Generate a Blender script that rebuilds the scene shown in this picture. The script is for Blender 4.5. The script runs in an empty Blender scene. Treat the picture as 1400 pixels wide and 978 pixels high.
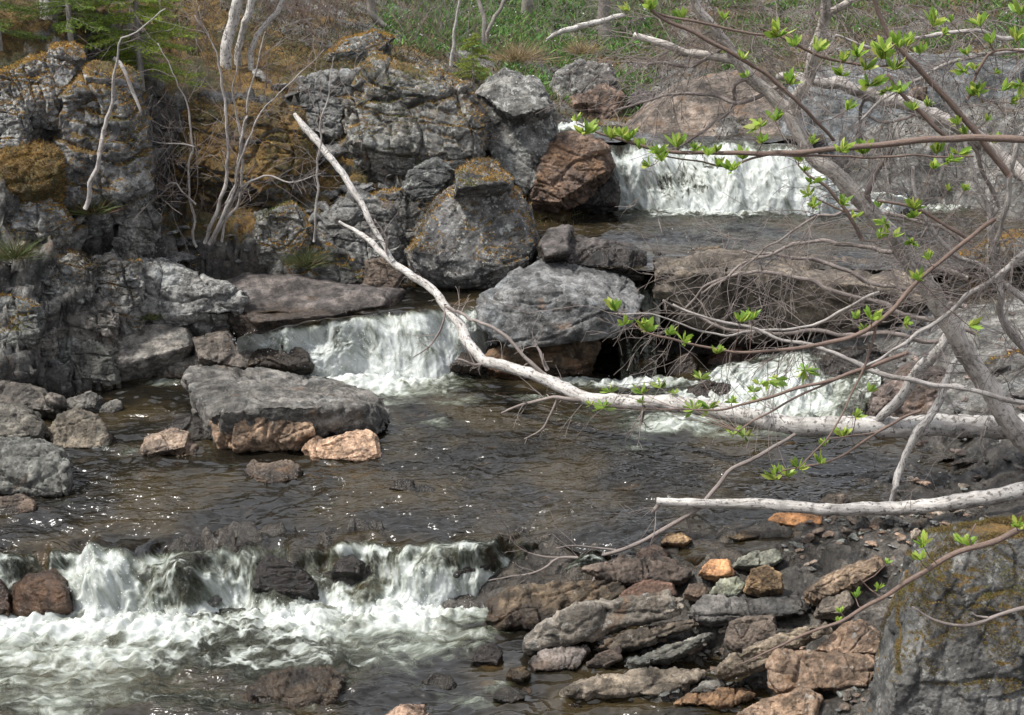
import bpy, bmesh, math, random
import numpy as np
from mathutils import Vector

# ------------------------------------------------------------------ camera, sky, sun
sc = bpy.context.scene
F = 1944.0                      # focal length in photo pixels (1400 wide)
PITCH = math.atan(589.0 / F)
CAMZ = 5.0
cam_d = bpy.data.cameras.new("camera"); cam = bpy.data.objects.new("camera", cam_d)
sc.collection.objects.link(cam); sc.camera = cam
cam_d.sensor_width = 36.0; cam_d.lens = 36.0 * F / 1400.0
cam_d.clip_end = 1500.0; cam_d.clip_start = 0.1
cam.location = (0, 0, CAMZ); cam.rotation_euler = (math.pi / 2 - PITCH, 0, 0)
cam_d.dof.use_dof = False; cam_d.dof.focus_distance = 13.5; cam_d.dof.aperture_fstop = 4.0

SUN_EL, SUN_AZ = math.radians(58), math.radians(-105)   # azimuth clockwise from +Y: light from the left, a little from the camera side
w = bpy.data.worlds.new("World"); sc.world = w; w.use_nodes = True
nt = w.node_tree; bg = nt.nodes["Background"]
sky = nt.nodes.new("ShaderNodeTexSky"); sky.sky_type = 'NISHITA'; sky.sun_disc = False
sky.sun_elevation = SUN_EL; sky.sun_rotation = SUN_AZ; sky.air_density = 1.0; sky.dust_density = 3.0; sky.ozone_density = 1.0
hsv = nt.nodes.new("ShaderNodeHueSaturation"); hsv.inputs["Saturation"].default_value = 0.35
nt.links.new(sky.outputs[0], hsv.inputs["Color"])
# broken bright cloud over the blue
tc = nt.nodes.new("ShaderNodeTexCoord"); mp = nt.nodes.new("ShaderNodeMapping"); mp.inputs["Scale"].default_value = (1, 1, 2.2)
cn = nt.nodes.new("ShaderNodeTexNoise"); cn.inputs["Scale"].default_value = 2.4; cn.inputs["Detail"].default_value = 7
cr = nt.nodes.new("ShaderNodeMapRange"); cr.inputs[1].default_value = 0.40; cr.inputs[2].default_value = 0.56
cm = nt.nodes.new("ShaderNodeMix"); cm.data_type = 'RGBA'; cm.inputs[7].default_value = (5.6, 5.8, 6.3, 1)
nt.links.new(tc.outputs["Generated"], mp.inputs[0]); nt.links.new(mp.outputs[0], cn.inputs["Vector"]); nt.links.new(cn.outputs[0], cr.inputs[0])
nt.links.new(cr.outputs[0], cm.inputs[0]); nt.links.new(hsv.outputs[0], cm.inputs[6]); nt.links.new(cm.outputs[2], bg.inputs[0]); bg.inputs[1].default_value = 0.15
sd = bpy.data.lights.new("sun", 'SUN'); sun = bpy.data.objects.new("sun", sd); sc.collection.objects.link(sun)
sd.energy = 4.0; sd.angle = math.radians(7); sd.color = (1.0, 0.965, 0.91)
sv = Vector((math.sin(SUN_AZ) * math.cos(SUN_EL), math.cos(SUN_AZ) * math.cos(SUN_EL), math.sin(SUN_EL)))
sun.rotation_euler = sv.to_track_quat('Z', 'Y').to_euler()
sc.view_settings.view_transform = 'Standard'; sc.view_settings.look = 'None'
sc.view_settings.exposure = 0.72; sc.view_settings.gamma = 1.0
sc.render.engine = 'CYCLES'; sc.cycles.max_bounces = 5; sc.cycles.diffuse_bounces = 2; sc.cycles.glossy_bounces = 2
sc.cycles.transparent_max_bounces = 6; sc.cycles.use_denoising = True; sc.cycles.sample_clamp_direct = 2.5; sc.cycles.sample_clamp_indirect = 4

rng = np.random.RandomState(7); random.seed(7)
CT, ST = math.cos(PITCH), math.sin(PITCH)

# ------------------------------------------------------------------ measuring helpers
def P(px, py, Y):
    """point seen at photo pixel (px,py) that stands Y metres in front of the camera"""
    s = (py - 489.0) / F
    t = Y / (CT - s * ST)
    return np.array([(px - 700.0) / F * t, Y, CAMZ + t * (-ST - s * CT)])
def YZ(py, z):
    s = (py - 489.0) / F
    return (CAMZ - z) / (ST + s * CT) * (CT - s * ST)
def PZ(px, py, z): return P(px, py, YZ(py, z))
def proj(V):
    d = V[:, 1] * CT - (V[:, 2] - CAMZ) * ST
    u = V[:, 1] * ST + (V[:, 2] - CAMZ) * CT
    return 700 + F * V[:, 0] / d, 489 - F * u / d

# ------------------------------------------------------------------ numpy gradient noise
_perm = rng.permutation(256); _perm = np.concatenate([_perm, _perm, _perm])
_g = rng.normal(size=(256, 3)); _g /= np.linalg.norm(_g, axis=1)[:, None]
def noise(p):
    p = np.asarray(p, dtype=np.float64); i = np.floor(p).astype(np.int64); f = p - i; i &= 255
    u = f * f * f * (f * (f * 6 - 15) + 10); out = np.zeros(len(p))
    for dx in (0, 1):
        wx = u[:, 0] if dx else 1 - u[:, 0]
        for dy in (0, 1):
            wy = u[:, 1] if dy else 1 - u[:, 1]
            for dz in (0, 1):
                wz = u[:, 2] if dz else 1 - u[:, 2]
                h = _perm[_perm[_perm[i[:, 0] + dx] + i[:, 1] + dy] + i[:, 2] + dz]
                g = _g[h]
                out += wx * wy * wz * (g[:, 0] * (f[:, 0] - dx) + g[:, 1] * (f[:, 1] - dy) + g[:, 2] * (f[:, 2] - dz))
    return out * 1.6
def fbm(p, o=4, lac=2.1, gain=0.5):
    a, s, r = 1.0, 0.0, 0.0
    p = np.array(p, dtype=np.float64)
    for k in range(o):
        s = s + a * noise(p + k * 17.3); p = p * lac; r += a; a *= gain
    return s / r * 1.5
def cells(p, seed=0):
    """voronoi: (F1 distance, F2-F1, random per cell, vector to the cell point)"""
    i = np.floor(p).astype(np.int64); n = len(p)
    d1 = np.full(n, 9.0); d2 = np.full(n, 9.0); cid = np.zeros(n, np.int64); off = np.zeros((n, 3))
    for dx in (-1, 0, 1):
        for dy in (-1, 0, 1):
            for dz in (-1, 0, 1):
                c = i + (dx, dy, dz); cc = c & 255
                h = _perm[_perm[_perm[cc[:, 0]] + cc[:, 1]] + cc[:, 2] + (seed & 255)]
                q = c + 0.5 + 0.42 * _g[h] * 1.4
                v = p - q; d = np.sqrt((v * v).sum(1))
                m = d < d1
                d2 = np.where(m, d1, np.minimum(d2, d)); cid = np.where(m, h, cid); off = np.where(m[:, None], v, off); d1 = np.where(m, d, d1)
    return d1, d2 - d1, cid, off
def sstep(a, b, x):
    t = np.clip((x - a) / (b - a), 0, 1); return t * t * (3 - 2 * t)

def joints(q, fr_, freq, seed, jit=.35, crack=.05):
    w_ = fbm(q * freq * .6, 2) * jit; r_ = 0; e_ = 9.0; idx_ = np.zeros(len(q), np.int64)
    for k, ax in enumerate(fr_):
        ax = np.array(ax) / np.linalg.norm(ax); t = (q @ ax) * freq * (1.0, .8, 1.6)[k] + w_ + (0 if k == 0 else .5 * (_perm[(idx_ + 7) & 255] / 255.)); f = np.floor(t); d = t - f
        idx_ = _perm[(idx_ + f.astype(np.int64) + seed) & 255].astype(np.int64); e_ = np.minimum(e_, np.minimum(d, 1 - d))
    return idx_ / 255.0 - .5, e_
FR = [(1, .35, .12), (-.3, 1, .25), (.12, -.2, 1)]

# ------------------------------------------------------------------ scene helpers
def link(o): sc.collection.objects.link(o); return o
def mesh(name, V, Fc, mat, smooth=True):
    me = bpy.data.meshes.new(name)
    V = np.asarray(V, dtype=np.float32)
    if isinstance(Fc, np.ndarray):
        nf, k = Fc.shape
        me.vertices.add(len(V)); me.vertices.foreach_set("co", V.ravel())
        me.loops.add(nf * k); me.loops.foreach_set("vertex_index", Fc.astype(np.int32).ravel())
        me.polygons.add(nf); me.polygons.foreach_set("loop_start", np.arange(0, nf * k, k, dtype=np.int32))
        me.update(calc_edges=True)
    else:
        me.from_pydata(V.tolist(), [], Fc); me.update()
    me.polygons.foreach_set("use_smooth", np.full(len(me.polygons), smooth))
    if mat: me.materials.append(mat)
    return me
def obj(name, me, parent=None):
    o = bpy.data.objects.new(name, me); link(o)
    if parent: o.parent = parent
    return o
def tag(o, label=None, cat=None, group=None, kind=None):
    if label: o["label"] = label
    if cat: o["category"] = cat
    if group: o["group"] = group
    if kind: o["kind"] = kind
    return o
def empty(name, loc, label, cat, group=None):
    o = bpy.data.objects.new(name, None); link(o); o.location = loc
    o.empty_display_size = 0.1
    return tag(o, label, cat, group)
def part(name, me, parent, label=None):
    """a part whose mesh is written in world coordinates"""
    co = np.zeros(len(me.vertices) * 3, dtype=np.float32); me.vertices.foreach_get("co", co)
    co = co.reshape(-1, 3) - np.array(parent.location, dtype=np.float32)
    me.vertices.foreach_set("co", co.ravel()); me.update()
    o = obj(name, me, parent)
    if label: o["label"] = label
    return o
def fattr(me, name, arr):
    a = me.attributes.new(name, 'FLOAT', 'POINT'); a.data.foreach_set("value", np.asarray(arr, dtype=np.float32))
def vattr(me, name, arr):
    a = me.attributes.new(name, 'FLOAT_VECTOR', 'POINT'); a.data.foreach_set("vector", np.asarray(arr, dtype=np.float32).ravel())
def cattr(me, name, arr):
    a = me.attributes.new(name, 'FLOAT_COLOR', 'POINT')
    c = np.ones((len(arr), 4), dtype=np.float32); c[:, :3] = arr; a.data.foreach_set("color", c.ravel())
def grid_faces(nx, ny):
    a = (np.arange(ny - 1)[:, None] * nx + np.arange(nx - 1)[None, :]).ravel()
    return np.stack([a, a + 1, a + nx + 1, a + nx], 1)

# ------------------------------------------------------------------ node helper
class N:
    def __init__(s, name):
        s.m = bpy.data.materials.new(name); s.m.use_nodes = True; s.t = s.m.node_tree
        s.p = s.t.nodes["Principled BSDF"]
    def n(s, t, **k):
        x = s.t.nodes.new("ShaderNode" + t)
        for a, b in k.items(): setattr(x, a, b)
        return x
    def put(s, sock, v):
        if hasattr(v, "is_output"): s.t.links.new(v, sock)
        elif isinstance(v, tuple) and len(v) == 3 and sock.type == 'RGBA': sock.default_value = (*v, 1)
        else: sock.default_value = v
    def math(s, op, a, b=0.0, c=None, clamp=False):
        x = s.n("Math", operation=op); x.use_clamp = clamp
        s.put(x.inputs[0], a); s.put(x.inputs[1], b)
        if c is not None: s.put(x.inputs[2], c)
        return x.outputs[0]
    def mix(s, f, a, b, mode='MIX'):
        x = s.n("Mix", data_type='RGBA', blend_type=mode)
        s.put(x.inputs[0], f); s.put(x.inputs[6], a); s.put(x.inputs[7], b); return x.outputs[2]
    def ramp(s, f, a, b, lo=0.0, hi=1.0):
        x = s.n("MapRange", interpolation_type='SMOOTHSTEP')
        s.put(x.inputs[0], f); s.put(x.inputs[1], a); s.put(x.inputs[2], b); s.put(x.inputs[3], lo); s.put(x.inputs[4], hi)
        return x.outputs[0]
    def noise(s, vec, scale, detail=4.0, rough=0.55, dist=0.0):
        x = s.n("TexNoise"); s.put(x.inputs["Vector"], vec); x.inputs["Scale"].default_value = scale
        x.inputs["Detail"].default_value = detail; x.inputs["Roughness"].default_value = rough; x.inputs["Distortion"].default_value = dist
        return x.outputs[0]
    def vor(s, vec, scale, feature='F1', rnd=1.0):
        x = s.n("TexVoronoi", feature=feature); s.put(x.inputs["Vector"], vec); x.inputs["Scale"].default_value = scale
        x.inputs["Randomness"].default_value = rnd
        return x
    def attr(s, name, obj=False):
        x = s.n("Attribute", attribute_name=name)
        if obj: x.attribute_type = 'OBJECT'
        return x
    def scale(s, vec, sx, sy, sz, rot=(0, 0, 0)):
        x = s.n("Mapping"); s.put(x.inputs[0], vec); x.inputs["Scale"].default_value = (sx, sy, sz); x.inputs["Rotation"].default_value = rot
        return x.outputs[0]
    def bump(s, h, strength, dist, prev=None):
        x = s.n("Bump"); s.put(x.inputs["Height"], h); x.inputs["Strength"].default_value = strength; x.inputs["Distance"].default_value = dist
        if prev is not None: s.t.links.new(prev, x.inputs["Normal"])
        return x.outputs[0]

# ------------------------------------------------------------------ materials
def make_rock(terrain=False):
    m = N("soil_and_rock" if terrain else "rock")
    geo = m.n("NewGeometry"); pos = geo.outputs["Position"]; sep = m.n("SeparateXYZ"); m.put(sep.inputs[0], geo.outputs["Normal"])
    psep = m.n("SeparateXYZ"); m.put(psep.inputs[0], pos)
    oi = m.n("ObjectInfo")
    base = (0.115, 0.11, 0.10) if terrain else oi.outputs["Color"]
    moss_a = m.attr("moss").outputs["Fac"] if terrain else m.attr("moss", True).outputs["Fac"]
    rust_a = 0.25 if terrain else m.attr("rust", True).outputs["Fac"]
    lich_a = 0.35 if terrain else m.math('MULTIPLY', m.attr("lichen", True).outputs["Fac"], .8)
    big = m.noise(pos, 1.3, 6, 0.6); mid = m.noise(pos, 6.0, 8, 0.68); fine = m.noise(pos, 38.0, 6, 0.7)
    strata = m.noise(m.scale(pos, 2.0, 2.6, 9.0, (0.25, 0.65, 0.0)), 2.0, 8, 0.7, 0.9)
    v = m.math('MULTIPLY', m.ramp(big, 0.36, 0.64, 0.6, 1.4), m.ramp(mid, 0.36, 0.66, 0.42, 1.6))
    v = m.math('MULTIPLY', v, m.ramp(fine, 0.3, 0.7, 0.72, 1.28))
    v = m.math('MULTIPLY', v, m.ramp(strata, 0.3, 0.7, 0.72, 1.25))
    comb = m.n("CombineXYZ"); [m.put(comb.inputs[k], v) for k in range(3)]
    col = m.mix(1.0, base, comb.outputs[0], 'MULTIPLY')
    # blue-grey and brown mineral patches
    col = m.mix(m.ramp(m.noise(pos, 2.3, 4, 0.6), 0.5, 0.72, 0, 0.5), col, m.mix(1.0, col, (0.88, 1.0, 1.12), 'MULTIPLY'))
    # rust stains
    rn = m.noise(pos, 2.7, 7, 0.66, 0.5)
    rm = m.ramp(m.math('ADD', rn, m.math('MULTIPLY', rust_a, 0.42)), 0.70, 0.88)
    rust = m.mix(m.noise(pos, 11, 5, 0.7), (0.075, 0.04, 0.022), (0.30, 0.17, 0.085))
    col = m.mix(m.math('MULTIPLY', rm, 0.85), col, rust)
    # dark algae
    da = m.ramp(m.noise(m.scale(pos, 1, 1, 0.45), 5.2, 8, 0.75), 0.53, 0.60, 0, 0.75)
    col = m.mix(da, col, m.mix(1.0, col, (0.35, 0.33, 0.30), 'MULTIPLY'))
    # pale lichen: crusts and specks
    ln = m.math('ADD', m.noise(pos, 9.0, 8, 0.72, 0.3), m.math('MULTIPLY', lich_a, 0.2))
    lm = m.ramp(ln, 0.66, 0.70)
    lv = m.vor(pos, 16.0).outputs["Distance"]
    lm2 = m.math('MULTIPLY', m.ramp(m.math('ADD', lv, m.math('MULTIPLY', m.noise(pos, 40, 3), 0.35)), 0.42, 0.3), m.ramp(m.math('ADD', big, m.math('MULTIPLY', lich_a, 0.25)), 0.55, 0.75))
    lmask = m.math('MULTIPLY', m.math('MAXIMUM', lm, lm2), m.math('MULTIPLY', lich_a, 1.5), clamp=True)
    lcol = m.mix(m.noise(pos, 4.0, 3), (0.36, 0.37, 0.36), (0.52, 0.51, 0.46))
    col = m.mix(m.math('MULTIPLY', lmask, 0.8), col, lcol)
    # moss grows where the stone faces up
    up = sep.outputs["Z"]
    mn = m.math('ADD', m.math('ADD', m.math('MULTIPLY', m.noise(pos, 2.2, 8, 0.75), 2.3), m.math('SUBTRACT', up, .4)), m.math('MULTIPLY', moss_a, 1.15))
    mm = m.ramp(mn, 2.05 if not terrain else 1.95, 2.3)
    mcol = m.mix(m.ramp(m.noise(pos, 1.7, 5, 0.7), 0.38, 0.62), (0.065, 0.066, 0.024), (0.26, 0.15, 0.038))
    mcol = m.mix(m.ramp(m.noise(pos, 7, 5, 0.75), 0.45, 0.7), mcol, (0.07, 0.035, 0.016))
    mcol = m.mix(m.ramp(m.noise(pos, 60, 3, 0.7), 0.35, 0.65, 0.0, 0.5), mcol, (0.012, 0.010, 0.005))
    col = m.mix(mm, col, mcol)
    rough = 0.82
    # wet stone near the water line; on the shore ground also painted gap shade
    if not terrain:
        wz = m.attr("wet_z", True).outputs["Fac"]
        wet = m.ramp(m.math('SUBTRACT', m.math('ADD', psep.outputs["Z"], m.math('MULTIPLY', m.noise(pos, 5, 3), 0.10)), wz), 0.13, 0.06)
    else:
        wet = m.attr("wet").outputs["Fac"]
    col = m.mix(wet, col, m.mix(1.0, col, (0.36, 0.31, 0.26), 'MULTIPLY'))
    rough = m.ramp(wet, 0, 1, 0.85, 0.22)
    m.put(m.p.inputs["Base Color"], col); m.put(m.p.inputs["Roughness"], rough)
    b = m.bump(mid, 0.9, 0.09); b = m.bump(strata, 0.45, 0.03, b)
    b = m.bump(fine, 0.8, 0.018, b)
    crack = m.ramp(m.vor(m.scale(pos, 1, 1, 1.6, (0.3, 0.5, 0.2)), 2.6, 'DISTANCE_TO_EDGE').outputs["Distance"], 0.0, 0.035)
    b = m.bump(crack, 0.15, 0.01, b)
    b = m.bump(m.math('MULTIPLY', m.noise(pos, 90, 4, 0.8), mm), 0.8, 0.02, b)
    m.put(m.p.inputs["Normal"], b)
    return m.m
ROCK = make_rock(); TERR = make_rock(True)

def make_water():
    m = N("river_water")
    geo = m.n("NewGeometry"); pos = geo.outputs["Position"]
    fo = m.attr("foam").outputs["Fac"]; uv = m.attr("wuv").outputs["Vector"]
    n1 = m.noise(uv, 1.0, 7, 0.66, 0.15); n2 = m.noise(uv, 4.0, 6, 0.75, 0.0); n3 = m.noise(pos, 1.1, 4, 0.5)
    # brown peaty water over patches of paler bed
    dark = m.mix(m.ramp(n3, 0.4, 0.66), (0.008, 0.007, 0.005), (0.032, 0.024, 0.012))
    dark = m.mix(m.ramp(m.noise(m.scale(pos, 1, 1.5, 1), 2.4, 4, 0.6), 0.62, 0.76, 0, 0.5), dark, (0.075, 0.043, 0.017))
    s = m.math('ADD', m.math('MULTIPLY', n1, 0.62), m.math('MULTIPLY', n2, 0.38))
    s = m.math('ADD', s, m.math('MULTIPLY', m.math('SUBTRACT', fo, 0.5), 0.62))
    mask = m.ramp(s, 0.40, 0.72)
    # drifting flecks
    fl = m.vor(m.scale(pos, 0.75, 1.5, 1), 17.0).outputs["Distance"]
    flm = m.math('MULTIPLY', m.ramp(fl, 0.15, 0.08), m.ramp(m.noise(pos, 1.5, 4, 0.7), 0.60, 0.70))
    mask = m.math('MAXIMUM', mask, m.math('MULTIPLY', flm, 0.7))
    thin = m.mix(m.ramp(m.math('ADD', m.math('ADD', n2, n1), fo), 1.45, 2.15), (0.13, 0.148, 0.105), (0.43, 0.45, 0.44))
    col = m.mix(mask, dark, thin)
    m.put(m.p.inputs["Base Color"], col)
    m.put(m.p.inputs["Roughness"], m.ramp(mask, 0, 1, 0.10, 0.6)); m.put(m.p.inputs['Subsurface Weight'], m.math('MULTIPLY', mask, .85)); m.p.inputs['Subsurface Scale'].default_value = .07; m.p.inputs['Subsurface Radius'].default_value = (1, 1, .9)
    m.p.inputs["IOR"].default_value = 1.5
    rip = m.noise(m.scale(pos, 1.0, 2.5, 1), 3.0, 2.5, 0.55, 0.7); rip2 = m.noise(m.scale(pos, 1.0, 1.8, 1), 9.0, 2, 0.5, 0.5)
    calm = m.ramp(m.noise(pos, 0.55, 2), 0.40, 0.58, 0.12, 1.0)
    calm = m.math('MULTIPLY', calm, m.ramp(mask, 0, 1, 1, .25)); b = m.bump(m.math('MULTIPLY', rip, calm), 1.0, 0.085); b = m.bump(m.math('MULTIPLY', rip2, calm), 1.0, 0.020, b)
    b = m.bump(m.math('MULTIPLY', n1, fo), 0.4, 0.025, b); b = m.bump(m.math('MULTIPLY', n2, mask), 0.25, 0.012, b)
    m.put(m.p.inputs["Normal"], b)
    return m.m
WATER = make_water()

def make_bark(name, a, bcol, lichen, dark=0.5):
    m = N(name); geo = m.n("NewGeometry"); pos = geo.outputs["Position"]; uv = m.attr("bark").outputs["Vector"]
    band = m.noise(m.scale(uv, 2.0, 2.0, 26.0), 1.0, 5, 0.6)
    blot = m.noise(m.scale(uv, 3.0, 3.0, 9.0), 1.0, 6, 0.7)
    fine = m.noise(pos, 70, 4, 0.7)
    col = m.mix(m.ramp(m.math('ADD', m.math('MULTIPLY', blot, .5), m.math('MULTIPLY', m.noise(pos, 3.5, 6, .7), .5)), 0.42, 0.62), a, bcol)
    col = m.mix(m.math('MULTIPLY', m.ramp(band, 0.57, 0.61), dark), col, (0.035, 0.03, 0.026))
    col = m.mix(m.math('MULTIPLY', m.ramp(m.noise(m.scale(pos, 1, 1, 1.8), 7, 8, 0.85, .8), 0.585, 0.61), lichen), col, (0.06, 0.055, 0.045))
    col = m.mix(m.ramp(fine, 0.35, 0.7, 0.0, 0.35), col, (0.22, 0.20, 0.18))
    m.put(m.p.inputs["Base Color"], col); m.p.inputs["Roughness"].default_value = 0.75
    b = m.bump(blot, 0.6, 0.015); b = m.bump(fine, 0.6, 0.006, b); m.put(m.p.inputs["Normal"], b)
    return m.m
BIRCH = make_bark("white_birch_bark", (0.52, 0.495, 0.465), (0.22, 0.205, 0.19), 0.75, 0.8)
GREYB = make_bark("lichened_bark", (0.56, 0.51, 0.46), (0.14, 0.12, 0.10), 0.8, 0.5)
PALEB = make_bark("pale_lichen_bark", (0.44, 0.41, 0.385), (0.16, 0.135, 0.12), 0.9, 0.5)
TWIG = make_bark("grey_twig_bark", (0.235, 0.195, 0.175), (0.11, 0.085, 0.075), 0.4, 0.3)
RTWIG = make_bark("brown_twig_bark", (0.16, 0.10, 0.075), (0.09, 0.055, 0.042), 0.2, 0.2)
BACKB = make_bark("dull_trunk_bark", (0.21, 0.19, 0.165), (0.10, 0.09, 0.075), 0.7, 0.5)

def make_leaf(name, trans=0.4, rough=0.5):
    m = N(name); c = m.attr("tint").outputs["Color"]
    out = m.t.nodes["Material Output"]; tr = m.n("BsdfTranslucent"); mx = m.n("MixShader")
    m.put(m.p.inputs["Base Color"], c); m.p.inputs["Roughness"].default_value = rough
    m.put(tr.inputs[0], c); mx.inputs[0].default_value = trans
    m.t.links.new(m.p.outputs[0], mx.inputs[1]); m.t.links.new(tr.outputs[0], mx.inputs[2]); m.t.links.new(mx.outputs[0], out.inputs[0])
    return m.m
LEAF = make_leaf("young_leaf", 0.45); TUFT = make_leaf("moss_and_grass", 0.25, 0.8)
m_ = N("water_spray"); m_.p.inputs["Base Color"].default_value = (0.85, 0.87, 0.88, 1); m_.p.inputs["Roughness"].default_value = 0.3; SPRAY = m_.m

# ------------------------------------------------------------------ ground
L0, L1, L2, L3, L4 = -0.45, 0.0, 0.70, 1.13, 2.04
ctrl = []
def C(px, py, Y): ctrl.append(P(px, py, Y))
def CZ(px, py, z): ctrl.append(PZ(px, py, z))
def CW(x, y, z): ctrl.append(np.array([x, y, z], float))
# left bank
for px, col in {-350: [(560, 12.5), (430, 13.5), (330, 14), (200, 15), (60, 16.5), (-60, 19)],
                -120: [(640, 12.5), (560, 13.6), (430, 14.6), (330, 14.9), (200, 15.8), (100, 16.8), (0, 18.2), (-60, 20)],
                0: [(610, 13.4), (520, 14.7), (430, 15.0), (335, 15.3), (250, 15.9), (150, 16.5), (90, 17.1), (0, 18.3)],
                100: [(540, 15.3), (450, 15.5), (400, 15.7), (340, 15.9), (290, 16.6), (120, 17.1), (60, 18), (0, 19)],
                200: [(522, 15.7), (450, 16.2), (420, 16.5), (350, 16.6), (310, 17.2), (250, 17.9), (150, 18.4), (80, 19.2), (0, 20.5)],
                280: [(515, 15.8), (450, 16.5), (380, 16.8), (310, 17.5), (220, 18.3), (150, 18.7), (80, 20), (0, 22)],
                360: [(440, 16.6), (400, 17.0), (350, 17.3), (270, 18.2), (170, 18.8), (90, 20.2), (0, 23.5)],
                440: [(400, 17.1), (340, 17.6), (230, 18.7), (110, 19.7), (75, 21.3), (20, 24), (-30, 27)],
                520: [(398, 17.2), (330, 17.9), (240, 18.8), (120, 19.9), (80, 21.3), (40, 24.5), (0, 28)],
                600: [(380, 17.8), (260, 19.1), (130, 20.3), (90, 22), (50, 26), (0, 30)],
                680: [(150, 21.2), (110, 23), (60, 26.5), (0, 31)],
                760: [(170, 21.9), (120, 23.3), (70, 27), (0, 32)],
                840: [(160, 23.0), (120, 24), (70, 27.5), (0, 32)],
                900: [(195, 21.3), (140, 23), (90, 25.5), (40, 28), (0, 31)],
                1000: [(205, 20.9), (150, 22.3), (100, 24), (50, 27), (0, 30)],
                1120: [(270, 20.0), (160, 21.6), (100, 23), (50, 26), (0, 29)],
                1250: [(280, 19.8), (190, 20.7), (100, 22.5), (50, 25), (0, 28)],
                1400: [(300, 19.2), (200, 20.2), (100, 22), (40, 24.5), (0, 27)],
                1600: [(300, 18.5), (150, 20.5), (0, 25)]}.items():
    for py, Y in col: C(px, py, Y)
# right bank
for a in [(1330, 380, 17.3), (1400, 370, 17.0), (1420, 450, 15.0), (1400, 530, 13.6), (1340, 590, 13.0), (1420, 620, 12.2), (1520, 560, 12.2),
          (1600, 400, 14), (1650, 600, 10.5), (1500, 690, 10), (1600, 800, 8.5), (1500, 900, 8)]: C(*a)
for a in [(1260, 640, 0.0), (1200, 672, 0.02), (1330, 680, .15), (1120, 735, 0.02), (1010, 752, -.05), (900, 768, -.08), (1180, 760, .12), (1240, 730, .2), (1080, 800, -.06),
          (950, 800, -.16), (860, 850, -.42), (960, 870, -.38), (1060, 880, -.30), (1160, 850, -.15), (1170, 930, -.25), (1060, 960, -.38), (900, 925, -.48), (800, 940, -.55),
          (900, 990, -.46), (1250, 960, -.05), (1400, 900, .15), (1000, 1080, -.42), (1300, 1080, -.1), (1100, 1150, -.3), (700, 870, -.52)]: CZ(*a)
# river bed
for a in [(100, 900, -.9), (400, 900, -.85), (100, 1000, -.9), (500, 1010, -.8), (250, 780, -.5), (560, 790, -.7), (-200, 880, -.9), (-200, 720, -.4), (700, 980, -.65)]: CZ(*a)
for a in [(200, 700, -.5), (450, 700, -.45), (700, 690, -.45), (900, 660, -.5), (1100, 640, -.4), (200, 600, -.5), (600, 600, -.6), (800, 590, -.6), (1000, 600, -.6), (1150, 600, -.35),
          (-150, 720, -.4), (180, 560, -.4), (600, 540, -.5), (800, 540, -.4), (960, 540, -.3), (250, 748, -.14), (500, 748, -.14), (720, 748, -.14)]: CZ(*a)
for a in [(450, 445, .3), (600, 430, .42), (650, 410, .45)]: CZ(*a)
for a in [(760, 300, .7), (860, 320, .7), (1000, 310, .75), (1150, 320, .8), (1250, 320, .85), (900, 350, .85), (1000, 352, .85), (1150, 352, .85), (1300, 310, .9)]: CZ(*a)
C(830, 500, 16.3); C(950, 480, 16.6); C(1050, 470, 16.3); C(1200, 500, 15.3); C(1290, 480, 15.0)
C(760, 190, 20.9); C(830, 196, 20.9)
# wide surroundings: a wooded valley side rises behind and beside the stream
for a in [(-20, 14, 5), (-14, 10, 3), (-25, 25, 9), (-14, 5, 1.5), (12, 2, 2), (14, 12, 4), (25, 20, 9), (0, 2, 0.6), (0, 38, 5.3), (-12, 38, 7), (12, 38, 6.5), (0, 60, 8), (-30, 55, 10), (30, 55, 10),
          (-60, 20, 16), (60, 20, 14), (0, 110, 13), (-80, 90, 20), (80, 90, 20), (-70, -20, 10), (70, -20, 10), (0, -40, 1), (0, 160, 18), (-130, 150, 25), (130, 150, 25), (-150, 0, 25), (150, 0, 25), (0, -120, 5)]: CW(*a)
ctrl = np.array(ctrl)
def _rbf_fit(c):
    n = len(c); D = np.sqrt(((c[:, None, :2] - c[None, :, :2]) ** 2).sum(2) + 0.03)
    A = np.zeros((n + 3, n + 3)); A[:n, :n] = D + np.eye(n) * -0.04
    A[:n, n] = 1; A[:n, n + 1:] = c[:, :2]; A[n, :n] = 1; A[n + 1:, :n] = c[:, :2].T
    return np.linalg.lstsq(A, np.concatenate([c[:, 2], [0, 0, 0]]), rcond=None)[0]
_w = _rbf_fit(ctrl)
def ground0(xy):
    out = np.zeros(len(xy))
    for s in range(0, len(xy), 40000):
        q = xy[s:s + 40000]
        D = np.sqrt(((q[:, None, :] - ctrl[None, :, :2]) ** 2).sum(2) + 0.03)
        out[s:s + 40000] = D @ _w[:-3] + _w[-3] + q @ _w[-2:]
    return out
def axis(fine0, fine1, step, lo, hi, n):
    a = np.arange(fine0, fine1, step)
    t = np.linspace(0, 1, n + 1)[1:]
    g = lambda t: (t * 0.05 + t ** 2.6 * 0.95)
    return np.concatenate([(fine0 + (lo - fine0) * g(t))[::-1], a, fine1 + (hi - fine1) * g(t)])
gx = axis(-8.2, 7.2, 0.035, -160, 160, 90); gy = axis(7.0, 24.0, 0.04, -130, 170, 110)
X, Y_ = np.meshgrid(gx, gy); xy = np.stack([X.ravel(), Y_.ravel()], 1)
z = ground0(xy)
far = np.hypot(xy[:, 0], xy[:, 1] - 15)
nearw = sstep(34, 16, far)
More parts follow.
